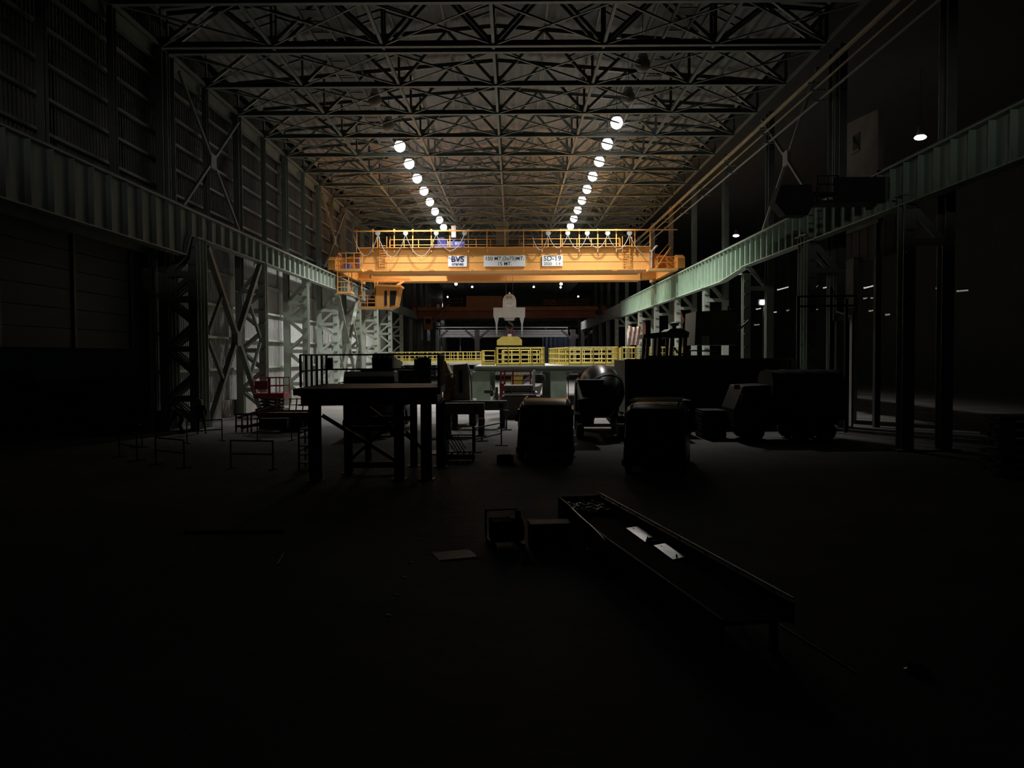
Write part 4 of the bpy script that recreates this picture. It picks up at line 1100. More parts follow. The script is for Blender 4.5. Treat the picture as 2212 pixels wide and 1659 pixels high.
# ---- concrete panels on the right-hand line
XW = 19.6
def onwall(px, py):
    d = CAM_R @ Vector(((px - 1106) / F_PX, -(py - 829.5) / F_PX, -1)); k = XW / d.x
    v = EYE + d * k; return (v.y, v.z)
t = Thing('concrete_panel', 'dim pale concrete wall with a small dark window above the mint beam', 'wall panel', (XW, 46.8, 11))
(yA, zA), (yB, zB) = onwall(1898, 390), onwall(1812, 398)
(yC, zC), (yD, zD) = onwall(1812, 275), onwall(1898, 235)
t.mesh('slab', MB().prism([(yA, 11.0), (yB, 11.0), (yC, zC), (yD, zD)], XW, XW + 0.25, 'x'), CONC2)
(y0, z0), (y1, z1) = onwall(1858, 285), onwall(1843, 330)
t.mesh('window', MB().prism([(y0, z0), (y1, z0), (y1, z1), (y0, z1)], XW - 0.03, XW + 0.02, 'x'), GLASS)
t.box('window_sill', (XW - 0.06, (y0 + y1) / 2, z1 - 0.06), (0.16, abs(y1 - y0) + 0.2, 0.1), CONC2)
t.bar('support', (XW + 0.12, yA + 0.3, 0), (XW + 0.12, yA + 0.3, 11), 0.3, 0.3, DARK)
t.bar('support', (XW + 0.12, yB - 0.3, 0), (XW + 0.12, yB - 0.3, 11), 0.3, 0.3, DARK)
t = Thing('concrete_panel', 'pale plastered wall piece standing below the mint beam with rough edge', 'wall panel', (XW, 48.5, 0))
(y0, z0), (y1, z1) = onwall(1855, 556), onwall(1800, 700)
poly = [(y0, 0), (y0 - 0.1, 2.5), (y0 + 0.08, 5.0), (y0 - 0.06, 6.6), (y0, z0), (y1, z0 - 0.3), (y1, 0)]
t.mesh('slab', MB().prism(poly, XW - 0.3, XW - 0.05, 'x'), CONC2)
t.bar('edge_strip', (XW - 0.2, y1 + 0.1, 0), (XW - 0.2, y1 + 0.1, z0 - 0.3), 0.3, 0.15, CONC2)
t = Thing('lintel_panel', 'dark brown ribbed band between the mint beam and the plastered wall', 'wall panel', (XW, 46, 9.9))
for k in range(8):
    t.box('slat', (XW + 0.15, 42.3 + k * 1.1, 10.1), (0.12, 1.02, 1.9), mat('brown_band', (0.10, 0.07, 0.055), 0.8))
t.bar('support', (XW + 0.15, 42.0, 0), (XW + 0.15, 42.0, 9.2), 0.2, 0.2, DARK)
t.bar('support', (XW + 0.15, 50.6, 0), (XW + 0.15, 50.6, 9.2), 0.2, 0.2, DARK)
t = Thing('loading_hood', 'grey sloping sheet hood at the foot of the plastered wall', 'hood', (18.2, 47, 0))
a = P(1800, 693, 44); b_ = P(1838, 666, 46)
t.mesh('sheet', MB().add([tuple(P(1799, 693, 43.5)), tuple(P(1834, 692, 43.5)), tuple(P(1846, 664, 45)), tuple(P(1808, 668, 45)),
       tuple(P(1799, 695, 43.5)), tuple(P(1834, 694, 43.5)), tuple(P(1846, 666, 45)), tuple(P(1808, 670, 45))],
       [(0, 1, 2, 3), (4, 7, 6, 5), (0, 4, 5, 1), (1, 5, 6, 2), (2, 6, 7, 3), (3, 7, 4, 0)]), GREYP)
for q in (P(1800, 694, 43.5), P(1833, 694, 43.5), P(1843, 667, 45), P(1810, 670, 45)):
    t.bar('leg', (q.x, q.y, 0), tuple(q), 0.08, 0.08, DARK)
t = Thing('dark_gantry', 'thin dark railed gantry in front of the plastered wall', 'gantry', (P(1795, 660, 42).x, 42, 0))
for px in (1795, 1828):
    t.bar('post', (P(px, 700, 42).x, 42, 0), P(px, 620 if px < 1800 else 645, 42), 0.14, 0.14, DARK)
for py in (641, 662):
    t.bar('rail', P(1722, py, 42), P(1850, py - 2, 42), 0.1, 0.1, DARK)
t.bar('post', (P(1724, 700, 42).x, 42, 0), P(1724, 640, 42), 0.14, 0.14, DARK)
t.mesh('cable', MB().tube([P(1797, 622, 42), P(1806, 645, 42), P(1818, 656, 42), P(1830, 660, 42)], 0.025, 6), DARK, smooth=True)
# black inspection cradle hung on the runway
ic = Thing('inspection_cradle', 'black inspection cradle hanging in front of the mint beam near the twin columns', 'cradle', (15, 37, 10))
def I(px, py, Y=36.5): return P(px, py, Y)
zc = I(1830, 440).z
ic.box('floor', ((I(1755, 440).x + I(1905, 440).x) / 2, 36.5, zc), (I(1905, 440).x - I(1755, 440).x, 1.2, 0.1), BLACK)
ic.box('panel', ((I(1790, 410).x + I(1905, 410).x) / 2, 36.0, (I(1830, 388).z + zc) / 2), (I(1905, 410).x - I(1790, 410).x, 0.06, I(1830, 388).z - zc), BLACK)
railing(ic, (I(1755, 440).x, 35.95, zc), (I(1800, 440).x, 35.95, zc), 1.1, 0.5, BLACK, 3, 0.06)
ic.mesh('counterweight', MB().prism([(I(1668, 430).x, I(1668, 440).z), (I(1690, 470).x, I(1690, 468).z), (I(1738, 470).x, I(1738, 468).z), (I(1752, 430).x, I(1752, 440).z), (I(1745, 400).x, I(1745, 402).z), (I(1680, 402).x, I(1680, 404).z)], 36.1, 36.9, 'y'), BLACK)
ic.bar('arm', (I(1700, 440).x, 36.5, zc + 0.4), (RR - 0.28, 36.5, zc + 0.4), 0.16, 0.2, BLACK)
ic.bar('hanger', (RR - 0.1, 36.5, zc), (RR - 0.1, 36.5, ZRAIL + 0.1), 0.12, 0.12, BLACK)

# ------------------------------------------------------------------ brown steel work platform in the middle
bp = Thing('work_platform', 'rust brown steel work platform on stout legs with braces and railing', 'platform', (-5, 28, 0))
zdk = 3.0
def B(px, Y): 
    v = P(px, 850, Y); return (v.x, Y)
poly = [B(633, 25.7), B(952, 26.4), B(962, 30.4), B(700, 30.6)]
bp.mesh('deck', MB().prism(poly, zdk - 0.2, zdk, 'z'), RUST)
inner = [B(650, 26.1), B(944, 26.7), B(955, 30.0), B(712, 30.2)]
for k in range(4):
    a, b_ = inner[k], inner[(k + 1) % 4]
    bp.bar('edge_beam', (*a, zdk - 0.38), (*b_, zdk - 0.38), 0.2, 0.34, RUST, shape='ibeam')
for k in range(1, 4):
    u = k / 4
    a = [inner[0][i] + (inner[1][i] - inner[0][i]) * u for i in (0, 1)]; b_ = [inner[3][i] + (inner[2][i] - inner[3][i]) * u for i in (0, 1)]
    bp.bar('joist', (*a, zdk - 0.36), (*b_, zdk - 0.36), 0.14, 0.3, RUST, shape='ibeam')
LEGS = [(679.5, 26.6, 0.34), (751, 28.2, 0.25), (861, 26.9, 0.30), (920, 26.8, 0.33), (794, 30.0, 0.2), (893, 30.0, 0.24), (951, 29.8, 0.3)]
LP = []
for px, Y, w in LEGS:
    x, y = B(px, Y)
    leg = bp.bar('leg', (x, y, 0.03), (x, y, zdk - 0.5), w, w, RUST, shape='ibeam')
    bp.box('foot_plate', (x, y, 0.015), (w + 0.2, w + 0.2, 0.03), RUST)
    LP.append((x, y))
SHINY = mat('worn_brown_brace', (0.2, 0.09, 0.06), 0.3, 0.4, 0.3, 2)
bp.bar('brace', (LP[0][0] + 0.2, 26.75, 2.1), (LP[2][0] - 0.15, 26.9, 0.62), 0.09, 0.12, SHINY)
bp.bar('brace', (LP[0][0] + 0.9, 26.95, 0.5), (LP[2][0] - 0.15, 27.1, 1.9), 0.08, 0.1, RUST)
bp.bar('brace', (LP[4][0], 30, 2.2), (LP[5][0], 30, 0.9), 0.07, 0.08, SHINY)
bp.bar('brace', (LP[2][0] + 0.2, 27.2, 1.5), (LP[5][0] + 0.5, 29.6, 0.5), 0.07, 0.08, SHINY)
bp.bar('tie_beam', (*LP[1], 1.55), (LP[2][0], 28.2, 1.55), 0.1, 0.16, RUST)
bp.bar('tie_beam', (*LP[1], 0.3), (LP[2][0], 28.2, 0.3), 0.12, 0.2, RUST)
bp.bar('tie_beam', (*LP[4], 1.75), (*LP[5], 1.75), 0.1, 0.16, RUST)
RAILB = mat('dark_brown_rail', (0.06, 0.03, 0.02), 0.5)
a, b_ = B(650, 27.0), B(706, 30.4)
railing(bp, (*a, zdk), (*b_, zdk), 1.06, 0.72, RAILB, 2, 0.07, rr=0.03)
railing(bp, (*b_, zdk), (*B(955, 30.2), zdk), 1.06, 4.6, RAILB, 2, 0.06, rr=0.03)
railing(bp, (*B(948, 26.6), zdk), (*B(958, 30.2), zdk), 1.02, 0.62, RUST, 2, 0.08, rr=0.03)
bp.box('junction_box', (*B(712, 30.2), zdk + 0.75), (0.25, 0.15, 0.4), BLACK)
# narrow stair with rails at its right side
sr = Thing('gangway_stair', 'rust brown steel step stair with handrails beside the work platform', 'stairs', (-2.0, 31.5, 0))
x0, x1 = P(948, 950, 31).x, P(1022, 950, 31).x
for yy in (30.9, 31.8):
    sr.bar('stringer', (x0, yy, 0.22), (x1, yy, 0.22), 0.06, 0.2, RUST)
    sr.bar('handrail', (x0, yy, 1.15), (x0 + 0.3, yy, 1.4), 0.05, 0.05, SHINY)
    for xx in (x0, x0 + 0.28, x1):
        sr.bar('post', (xx, yy, 0.0), (xx, yy, 1.45 if xx < x1 else 1.5), 0.06, 0.06, RUST)
    sr.rod('rail', (x0 + 0.28, yy, 0.95), (x1, yy, 0.95), 0.025, RUST)
    for k in range(4):
        sr.rod('baluster', (x0 + 0.3 + k * 0.12, yy, 0.92), (x0 + 0.6 + k * 0.12, yy, 0.42), 0.018, RUST)
for k in range(6):
    sr.box('tread', (x0 + 0.1 + k * 0.23, 31.35, 0.26), (0.16, 0.9, 0.04), DARK)
sl = Thing('loose_plate', 'pale flat plate lying on the floor beside the work platform legs', 'plate', (*B(943, 31.0), 0))
sl.mesh('plate', MB().prism([(-0.55, -0.6), (0.5, -0.7), (0.55, 0.5), (-0.45, 0.6)], 0.0, 0.05, 'z'), GREYP)
sl.o.location = (P(945, 975, 33).x, 34.0, 0)
for ch in sl.o.children: ch.matrix_local = Matrix.Identity(4)
# stair on the left side of the platform
sr = Thing('access_ladder', 'rust brown railed ladder stair at the near end of the work platform', 'stairs', (-7.4, 28.6, 0))
for px in (644, 666):
    x, y = B(px, 29.0)
    sr.bar('post', (x, y, 0), (x, y, 1.9), 0.06, 0.06, RUST)
    sr.bar('post', (x, y + 0.9, 0), (x, y + 0.9, 1.9), 0.06, 0.06, RUST)
for z in (1.88, 1.3, 0.7):
    sr.bar('rail', (*B(644, 29.0), z), (*B(666, 29.0), z + 0.12), 0.045, 0.045, SHINY)
    sr.bar('rail', (B(644, 29.0)[0], 29.9, z), (B(666, 29.0)[0], 29.9, z + 0.12), 0.045, 0.045, RUST)
for k in range(5):
    sr.box('tread', ((B(644, 29)[0] + B(666, 29)[0]) / 2, 29.45, 0.25 + k * 0.3), (0.36, 0.86, 0.04), RUST)

# ------------------------------------------------------------------ grey mobile crane truck behind it
tk = Thing('mobile_crane', 'grey truck crane with dark folded boom behind the work platform', 'truck', (P(797, 900, 40.3).x, 40.3, 0), math.radians(3), local=True)
cabp = [(0.0, 0.75), (-0.05, 1.9), (0.3, 3.02), (0.55, 3.25), (2.3, 3.25), (2.3, 0.75)]
cb = tk.mesh('cab', MB().prism(cabp, -1.25, 1.25, 'x'), TRUCKGREY, bevel=0.08)
tk.mesh('windscreen', MB().prism([(-0.07, 1.95), (-0.03, 1.95), (0.26, 2.9), (0.22, 2.9)], -1.12, 1.12, 'x'), GLASS, cb)
tk.mesh('roof_hatch', MB().box((0.0, 1.3, 3.3), (1.0, 0.8, 0.1)), BLACK, cb)
tk.mesh('visor', MB().prism([(0.05, 3.0), (0.3, 3.22), (0.3, 3.26), (0.02, 3.04)], -1.2, 1.2, 'x'), CHROME, cb)
tk.mesh('bumper', MB().rings([rring(2.5, 0.45, 0.95, -0.2, 0.1), rring(2.55, 0.42, 1.0, 0.2, 0.1)]), DARK, smooth=True)
tk.box('grille', (0, -0.06, 1.3), (1.3, 0.08, 0.5), BLACK)
for s in (-1, 1):
    tk.mesh('headlight', MB().lathe([(0.0, -0.05), (0.15, -0.04), (0.17, 0.05), (0.0, 0.06)], 14, Matrix.Translation((s * 1.0, -0.08, 1.45)) @ Matrix.Rotation(PI / 2, 4, 'X')), HEAD, smooth=True)
    tk.mesh('mirror', MB().box((s * 1.5, 0.2, 2.4), (0.2, 0.1, 0.55)), CHROME if s > 0 else BLACK, bevel=0.03)
    tk.rod('mirror_arm', (s * 1.2, 0.3, 2.75), (s * 1.5, 0.2, 2.7), 0.025, BLACK)
    for y in (1.2, 4.3, 5.7, 8.4, 9.7):
        wheel(tk, (s * 1.1, y, 0.55), 0.55, 0.36)
    tk.bar('chassis_rail', (s * 0.5, 0.3, 1.05), (s * 0.5, 10.6, 1.05), 0.2, 0.35, DARK)
    tk.bar('outrigger', (s * 0.4, 3.2, 0.9), (s * 1.3, 3.2, 0.9), 0.3, 0.3, DARK)
    tk.box('fender', (s * 1.1, 1.2, 1.2), (0.4, 1.4, 0.1), TRUCKGREY)
tk.box('deck', (0, 6.6, 1.32), (2.4, 7.8, 0.12), DARK)
tk.bar('boom', (0.55, 1.6, 3.72), (0.5, 9.8, 3.3), 0.75, 0.7, DARK)
tk.mesh('boom_head', MB().prism([(1.2, 3.35), (1.9, 3.25), (2.2, 4.1), (1.6, 4.15), (1.0, 3.9)], 0.05, 1.05, 'x'), BLACK)
for k in range(3):
    tk.mesh('sheave', MB().lathe([(0.0, -0.06), (0.28, -0.06), (0.22, 0.0), (0.28, 0.06), (0.0, 0.06)], 14, Matrix.Translation((0.3 + k * 0.25, 1.3, 3.85)) @ Matrix.Rotation(PI / 2, 4, 'Y')), DARK, smooth=True)
tk.rod('cylinder', (0.5, 3.4, 2.2), (0.5, 6.2, 3.3), 0.14, CHROME)
tk.box('superstructure', (0.4, 8.2, 2.1), (1.9, 2.4, 1.4), DARK)
tk.mesh('winch', MB().lathe([(0.0, -0.6), (0.4, -0.6), (0.4, -0.5), (0.28, -0.48), (0.28, 0.48), (0.4, 0.5), (0.4, 0.6), (0.0, 0.6)], 14, Matrix.Translation((0.4, 9.0, 3.1)) @ Matrix.Rotation(PI / 2, 4, 'Y')), DARK, smooth=True)
for sx in (2.0, 2.75):
    for sy in (4.0, 5.4):
        tk.bar('cab_frame', (sx, sy, 1.4), (sx, sy, 3.85), 0.1, 0.1, DARK)
tk.mesh('operator_cab', MB().prism([(1.98, 1.6), (2.78, 1.6), (2.78, 3.75), (2.66, 3.9), (2.1, 3.9), (1.98, 3.75)], 5.2, 5.5, 'y'), DARK)
tk.bar('operator_cab_roof', (2.38, 3.95, 3.9), (2.38, 5.5, 3.9), 0.85, 0.06, DARK)
tk.mesh('hydraulic_box', MB().box((1.6, 5.9, 2.8), (1.3, 1.6, 0.9)), DARK, bevel=0.04)

# beige loader
ld_ = Thing('beige_loader', 'beige wheeled loader with white cab pillar beside the crane truck', 'loader', (P(992, 850, 47).x, 47, 0), 0, local=True)
ld_.mesh('cab', MB().prism([(-0.35, 1.45), (0.62, 1.45), (0.58, 3.0), (0.44, 3.55), (-0.35, 3.5)], 0.0, 1.6, 'y'), BEIGE, bevel=0.06)
ld_.mesh('window', MB().prism([(-0.02, 1.9), (0.2, 1.9), (0.18, 3.2), (-0.02, 3.2)], -0.03, 0.02, 'y'), GLASS)
ld_.mesh('pillar', MB().tube([(0.72, -0.05, 1.5), (0.7, -0.05, 2.5), (0.58, -0.05, 3.2), (0.42, -0.05, 3.56)], 0.05), WHITEP, smooth=True)
ld_.mesh('body', MB().prism([(-0.95, 1.0), (0.9, 1.0), (0.9, 1.45), (-0.35, 1.5), (-0.5, 2.9), (-0.8, 3.6), (-0.95, 3.4)], 0.3, 2.6, 'y'), YELLOW if False else BEIGE, bevel=0.05)
ld_.mesh('arm', MB().tube([(-0.85, -0.1, 3.7), (-0.62, -0.1, 3.1), (-0.55, -0.2, 2.2), (-0.7, -0.3, 1.5)], 0.11), ORANGE_D, smooth=True)
ld_.mesh('mirror_frame', MB().tube([(-0.75, -0.15, 2.95), (-0.3, -0.15, 3.0), (-0.2, -0.15, 2.85), (-0.22, -0.15, 2.2)], 0.05), WHITEP, smooth=True)
ld_.mesh('seat', MB().box((-0.5, 0.1, 2.5), (0.35, 0.2, 0.6)), mat('orange_seat', (0.5, 0.25, 0.1), 0.6), bevel=0.06)
for s in (-0.75, 0.75):
    for y in (0.4, 2.2):
        wheel(ld_, (s, y, 0.55), 0.55, 0.4)
ld_.box('engine_block', (0.1, -0.15, 1.25), (1.3, 0.5, 0.35), DARK)

# ------------------------------------------------------------------ box beams and bits in front of the platform
def boxbeam(px0, px1, py0, py1, Y, label, hole):
    a, b_ = P(px0, py0, Y), P(px1, py1, Y)
    t = Thing('box_beam', label, 'beam', ((a.x + b_.x) / 2, Y, 0))
    t.mesh('body', MB().box(((a.x + b_.x) / 2, Y + 0.3, (a.z + b_.z) / 2), (b_.x - a.x, 0.6, a.z - b_.z)), mat('beam_grey', (0.25, 0.25, 0.22), 0.5))
    t.bar('top_flange', (a.x, Y + 0.3, a.z + 0.015), (b_.x, Y + 0.3, a.z + 0.015), 0.68, 0.04, MATS['beam_grey'])
    h = P(hole, (py0 + py1) / 2, Y)
    t.box('opening', (h.x, Y - 0.01, h.z), (0.24, 0.03, 0.22), BLACK)
    for f in (0.08, 0.92):
        x = a.x + (b_.x - a.x) * f
        t.bar('trestle', (x, Y + 0.3, 0), (x, Y + 0.3, b_.z), 0.3, 0.35, DARK)
        t.box('trestle_foot', (x, Y + 0.3, 0.03), (0.5, 0.8, 0.06), DARK)
boxbeam(960, 1046, 873, 895, 41.0, 'grey box beam with square opening on trestles beside the brown platform', 1028)
boxbeam(972, 1095, 868, 886, 45.5, 'longer grey box beam set just behind the first one', 1082)
def stand(px, py, label, orange):
    g = PZ(px, py, 0)
    t = Thing('jack_stand', label, 'stand', (g.x, g.y, 0), local=True)
    t.mesh('base', MB().prism([(-0.24, -0.2), (0.24, -0.2), (0.3, 0.0), (0.24, 0.2), (-0.24, 0.2), (-0.3, 0.0)], 0, 0.05, 'z'), DARK)
    t.rod('pole', (0, 0, 0.05), (0, 0, 0.82), 0.045, STEEL)
    t.mesh('head', MB().box((0, 0, 0.95), (0.28, 0.2, 0.26)), ORANGE_D if orange else STEEL, bevel=0.02)
    return t
stand(1041, 953, 'floor stand with orange box head near the dark van', True)
stand(1094, 929, 'grey floor stand with dark round base behind the van corner', False)

# machine bed and coloured items under the platform
mb_ = Thing('machine_bed', 'brown grey machine bed with bolted cover plate below the platform', 'machine', (0.6, 52, 0))
def G(px, py, Y=52.0): return P(px, py, Y)
mb_.mesh('base', MB().box((G(1126, 880).x, 53, 0.72), (G(1168, 880).x - G(1085, 880).x, 2, 1.44)), mat('machine_brown', (0.12, 0.10, 0.085), 0.6), bevel=0.03)
mb_.mesh('cover', MB().box((G(1120, 846).x, 53, (G(0, 839).z + G(0, 853).z) / 2), (G(1151, 846).x - G(1088, 846).x, 1.6, G(0, 839).z - G(0, 853).z)), mat('cover_grey', (0.22, 0.21, 0.19), 0.5), bevel=0.02)
mb_.box('ledge', (G(1124, 855).x, 52.9, G(0, 856).z), (G(1160, 846).x - G(1086, 846).x, 1.9, 0.12), GREYP)
for px in (1092, 1096, 1103, 1146, 1153):
    mb_.mesh('bolt', MB().lathe([(0.0, 0), (0.09, 0), (0.09, 0.14), (0.0, 0.14)], 6, Matrix.Translation((G(px, 850).x, 52.0, G(0, 855).z))), BLACK)
rf = Thing('railed_stand', 'dark red steel frame with rails below the platform', 'frame', (0, 58, 0))
for px in (1082, 1090, 1108, 1146):
    rf.bar('post', (P(px, 850, 58).x, 58, 0), P(px, 800, 58), 0.2 if px == 1082 else 0.1, 0.12, RED)
for py in (803, 812, 822, 833):
    rf.bar('rail', P(1080, py, 58), P(1148, py, 58), 0.08, 0.07, RED)
rf.box('panel', P(1086, 842, 57.9), (0.45, 0.06, 0.9), RED)
yt = Thing('yellow_tubes', 'leaning bundle of yellow tubes behind the diagonal brace', 'tubes', (0, 60, 0))
for k in range(9):
    a = P(1101 + k * 2.6, 834, 59.6 + (k % 3) * 0.2)
    yt.rod('tube', (a.x, a.y, 1.4), (a.x + 0.25, a.y + 0.3, P(0, 811 + (k * 5) % 7, 60).z), 0.045, YELLOW)
yt.box('rack', (P(1112, 840, 60).x, 60, 0.7), (1.1, 0.8, 1.4), mat('rack_red_brown', (0.25, 0.1, 0.07), 0.6))
wm = Thing('white_press', 'white machine frame with black belly left of the second sage leg', 'machine', (P(1162, 840, 56).x, 56, 0))
wm.mesh('frame', MB().prism([(P(x, y, 56).x, P(x, y, 56).z) for x, y in ((1152, 866), (1164, 857), (1170, 840), (1172, 828), (1166, 834), (1156, 836), (1156, 800), (1152, 800), (1150, 818), (1147, 822), (1150, 850))], 56, 56.5, 'y'), WHITEP)
wm.mesh('belly', MB().lathe([(0.0, -0.3), (0.4, -0.3), (0.5, 0.0), (0.4, 0.3), (0.0, 0.3)], 16, Matrix.Translation(P(1163, 818, 56.6))), BLACK, smooth=True)
wm.mesh('base', MB().box((P(1162, 860, 56).x, 56.4, 0.35), (1.0, 0.9, 0.7)), DARK, bevel=0.04)
wm.box('panel', P(1159, 849, 55.97), (0.42, 0.04, 0.5), GREYP)
ck = Thing('clamp_arm', 'black clamping arm reaching out from the first sage leg', 'clamp', (P(1062, 850, 62).x, 62, 0))
ck.box('arm', P(1056, 846, 62), (0.7, 0.25, 0.26), BLACK)
ck.bar('post', (P(1073, 850, 62).x, 62, 0), P(1073, 836, 62), 0.22, 0.22, BLACK)
ck.box('foot', (P(1073, 850, 62).x, 62, 0.05), (0.6, 0.6, 0.1), BLACK)
ck.box('plate', P(1067, 846, 61.85), (0.08, 0.04, 0.14), WHITEP)
sb = Thing('striped_barrier', 'small red and white striped barrier board right of the sage legs', 'barrier', (P(1243, 808, 70).x, 70, 0))
a, b_ = P(1225, 812, 70), P(1262, 806, 70)
sb.box('board', ((a.x + b_.x) / 2, 70, P(0, 807, 70).z), (b_.x - a.x, 0.05, 0.5), WHITEP)
for k in range(8):
    x = a.x + 0.15 + k * 0.17
    sb.mesh('stripe', MB().prism([(x - 0.04, P(0, 807, 70).z - 0.22), (x + 0.03, P(0, 807, 70).z - 0.22), (x + 0.12, P(0, 807, 70).z + 0.22), (x + 0.05, P(0, 807, 70).z + 0.22)], 69.955, 69.975, 'y'), RED)
for x in (a.x + 0.1, b_.x - 0.1):
    sb.bar('post', (x, 70, 0), (x, 70, P(0, 807, 70).z), 0.07, 0.07, STEEL)
pk = Thing('white_pickup', 'pale vehicle roof just visible above the mixer drum', 'vehicle', (P(1330, 800, 74).x, 74, 0), 0, local=True)
pk.mesh('body', MB().rings([rring(2.4, 0.6, 2.5, 0, 0.15, 2.2), rring(2.4, 0.5, 2.75, 0.5, 0.2, 2.2), rring(2.4, 0.5, 2.75, 4.5, 0.2, 2.2)]), WHITEP, smooth=True)
for s in (-1, 1):
    for y in (0.9, 3.6): wheel(pk, (s * 1.0, y, 0.42), 0.42, 0.3)
    pk.box('lamp', (s * 0.8, -0.02, 1.1), (0.3, 0.06, 0.2), HEAD)
pk.mesh('window', MB().prism([(-0.95, 1.6), (0.95, 1.6), (0.9, 2.35), (-0.9, 2.35)], -0.03, 0.02, 'y'), GLASS)

# ------------------------------------------------------------------ red lift and orange trailer at the left
lf = Thing('scissor_lift', 'dark red lift basket standing before the laced columns', 'lift', (P(577, 850, 54).x, 54, 0))
def S(px, py, Y=54.0): return P(px, py, Y)
zf = S(580, 858).z
xw0, xw1 = S(548, 850).x, S(613, 850).x
lf.mesh('basket_floor', MB().box(((xw0 + xw1) / 2, 54.7, zf + 0.09), (xw1 - xw0, 1.5, 0.34)), RED, bevel=0.02)
railing(lf, (xw0, 54.0, zf + 0.2), (xw1, 54.0, zf + 0.2), 1.06, 0.48, RED, 2, 0.05)
railing(lf, (xw0, 55.4, zf + 0.2), (xw1, 55.4, zf + 0.2), 1.06, 0.62, RED, 2, 0.05)
lf.box('control_panel', S(564, 832, 53.97), (0.85, 0.05, 0.55), RED)
lf.mesh('gate_pillar', MB().box((S(582, 838).x, 53.98, zf + 0.75), (0.16, 0.08, 1.1)), RED)
for k in range(3):
    z0_ = 0.62 + k * (zf - 0.7) / 3
    for dy in (54.3, 55.1):
        lf.bar('scissor_arm', (xw0 + 0.3, dy, z0_), (xw1 - 0.3, dy, z0_ + (zf - 0.7) / 3), 0.06, 0.12, DARK)
        lf.bar('scissor_arm', (xw1 - 0.3, dy + 0.08, z0_), (xw0 + 0.3, dy + 0.08, z0_ + (zf - 0.7) / 3), 0.06, 0.12, DARK)
lf.mesh('chassis', MB().box(((xw0 + xw1) / 2, 54.7, 0.42), (xw1 - xw0 - 0.1, 1.3, 0.4)), DARK, bevel=0.05)
for x in (xw0 + 0.4, xw1 - 0.4):
    for y in (54.05, 55.35): wheel(lf, (x, y, 0.26), 0.26, 0.16, 'Y')
tr = Thing('orange_trailer', 'orange brown flat trailer with stake sides and sloping ramp', 'trailer', (-12.4, 45, 0))
def U(px, py, Y): return P(px, py, Y)
a, b_ = U(560, 905, 44.5), U(668, 895, 44.5)
OB = mat('orange_brown', (0.32, 0.12, 0.04), 0.55, 0, 0.25)
zt_ = 0.82
tr.box('bed', ((a.x + b_.x) / 2, 45.6, zt_), (b_.x - a.x, 2.2, 0.16), OB)
tr.bar('side_rail', (a.x, 44.5, zt_ + 0.05), (b_.x, 44.5, zt_ + 0.05), 0.08, 0.26, OB)
tr.bar('side_rail', (a.x, 46.7, zt_ + 0.05), (b_.x, 46.7, zt_ + 0.05), 0.08, 0.26, OB)
for k in range(7):
    x = a.x + (b_.x - a.x) * (0.1 + k * 0.14)
    tr.bar('stake', (x, 46.7, zt_ + 0.15), (x + 0.08, 46.7, zt_ + 0.85), 0.05, 0.06, OB)
tr.bar('stake_rail', (a.x + 1, 46.7, zt_ + 0.8), (b_.x, 46.7, zt_ + 0.8), 0.05, 0.05, OB)
tr.bar('ramp_edge', U(512, 903, 45), U(612, 872, 47.2), 0.08, 0.12, SHINY)
tr.bar('ramp_edge', U(520, 925, 43.6), U(600, 905, 44.4), 0.1, 0.14, OB)
for px in (510, 523, 535, 543):
    tr.bar('frame_post', (U(px, 930, 44).x, 44, 0), U(px, 893, 44), 0.08, 0.08, OB)
tr.bar('frame_rail', U(508, 895, 44), U(560, 893, 44), 0.08, 0.08, OB)
tr.bar('frame_rail', U(508, 921, 44), U(560, 919, 44), 0.08, 0.12, OB)
tr.box('toolbox', U(594, 915, 44.1), (1.5, 0.7, 0.6), mat('grey_brown_box', (0.13, 0.11, 0.095), 0.6))
for x in (a.x + 1.2, b_.x - 0.8):
    wheel(tr, (x, 45.0, 0.36), 0.36, 0.24, 'Y'); wheel(tr, (x, 46.3, 0.36), 0.36, 0.24, 'Y')
pit = single('oil_patch', 'black oily patch on the floor in front of the orange trailer', 'stain',
             MB().prism([(PZ(x, y, 0).x, PZ(x, y, 0).y) for x, y in ((525, 941), (570, 934), (620, 928), (650, 932), (648, 943), (600, 946), (550, 947))], 0.0, 0.012, 'z'), mat('oil_black', (0.01, 0.01, 0.01), 0.35))

# ------------------------------------------------------------------ floor barriers
def barrier(pa, pb, label, sign_=False):
    a, b_ = PZ(*pa, 0), PZ(*pb, 0)
    t = Thing('floor_barrier', label, 'barrier', a, group='two-rail floor barriers')
    d = (b_ - a).normalized(); nrm = Vector((-d.y, d.x, 0))
    for q in (a, b_):
        t.rod('post', q, q + Vector((0, 0, 1.05)), 0.03, RAILB)
        t.bar('foot', q - nrm * 0.3 + Vector((0, 0, 0.02)), q + nrm * 0.3 + Vector((0, 0, 0.02)), 0.06, 0.04, RAILB)
    for z in (1.02, 0.55):
        t.rod('rail', a + Vector((0, 0, z)), b_ + Vector((0, 0, z)), 0.028, RAILB)
    return t
barrier((337, 1004), (398, 1012), 'dark floor barrier standing between the dim wall pair and the wide one')
barrier((499, 1013), (590, 1015), 'widest dark floor barrier standing alone on the bare floor')
barrier((404, 958), (480, 952), 'dark floor barrier just in front of the standing person')
barrier((258, 988), (296, 996), 'small dim floor barrier farthest toward the open door')
barrier((296, 968), (307, 966), 'short dim barrier standing edge-on behind the small dim one')
barrier((556, 951), (630, 952), 'dark floor barrier in front of the oily patch')
barrier((1026, 978), (1083, 963), 'dark floor barrier next to the van and floor stand')

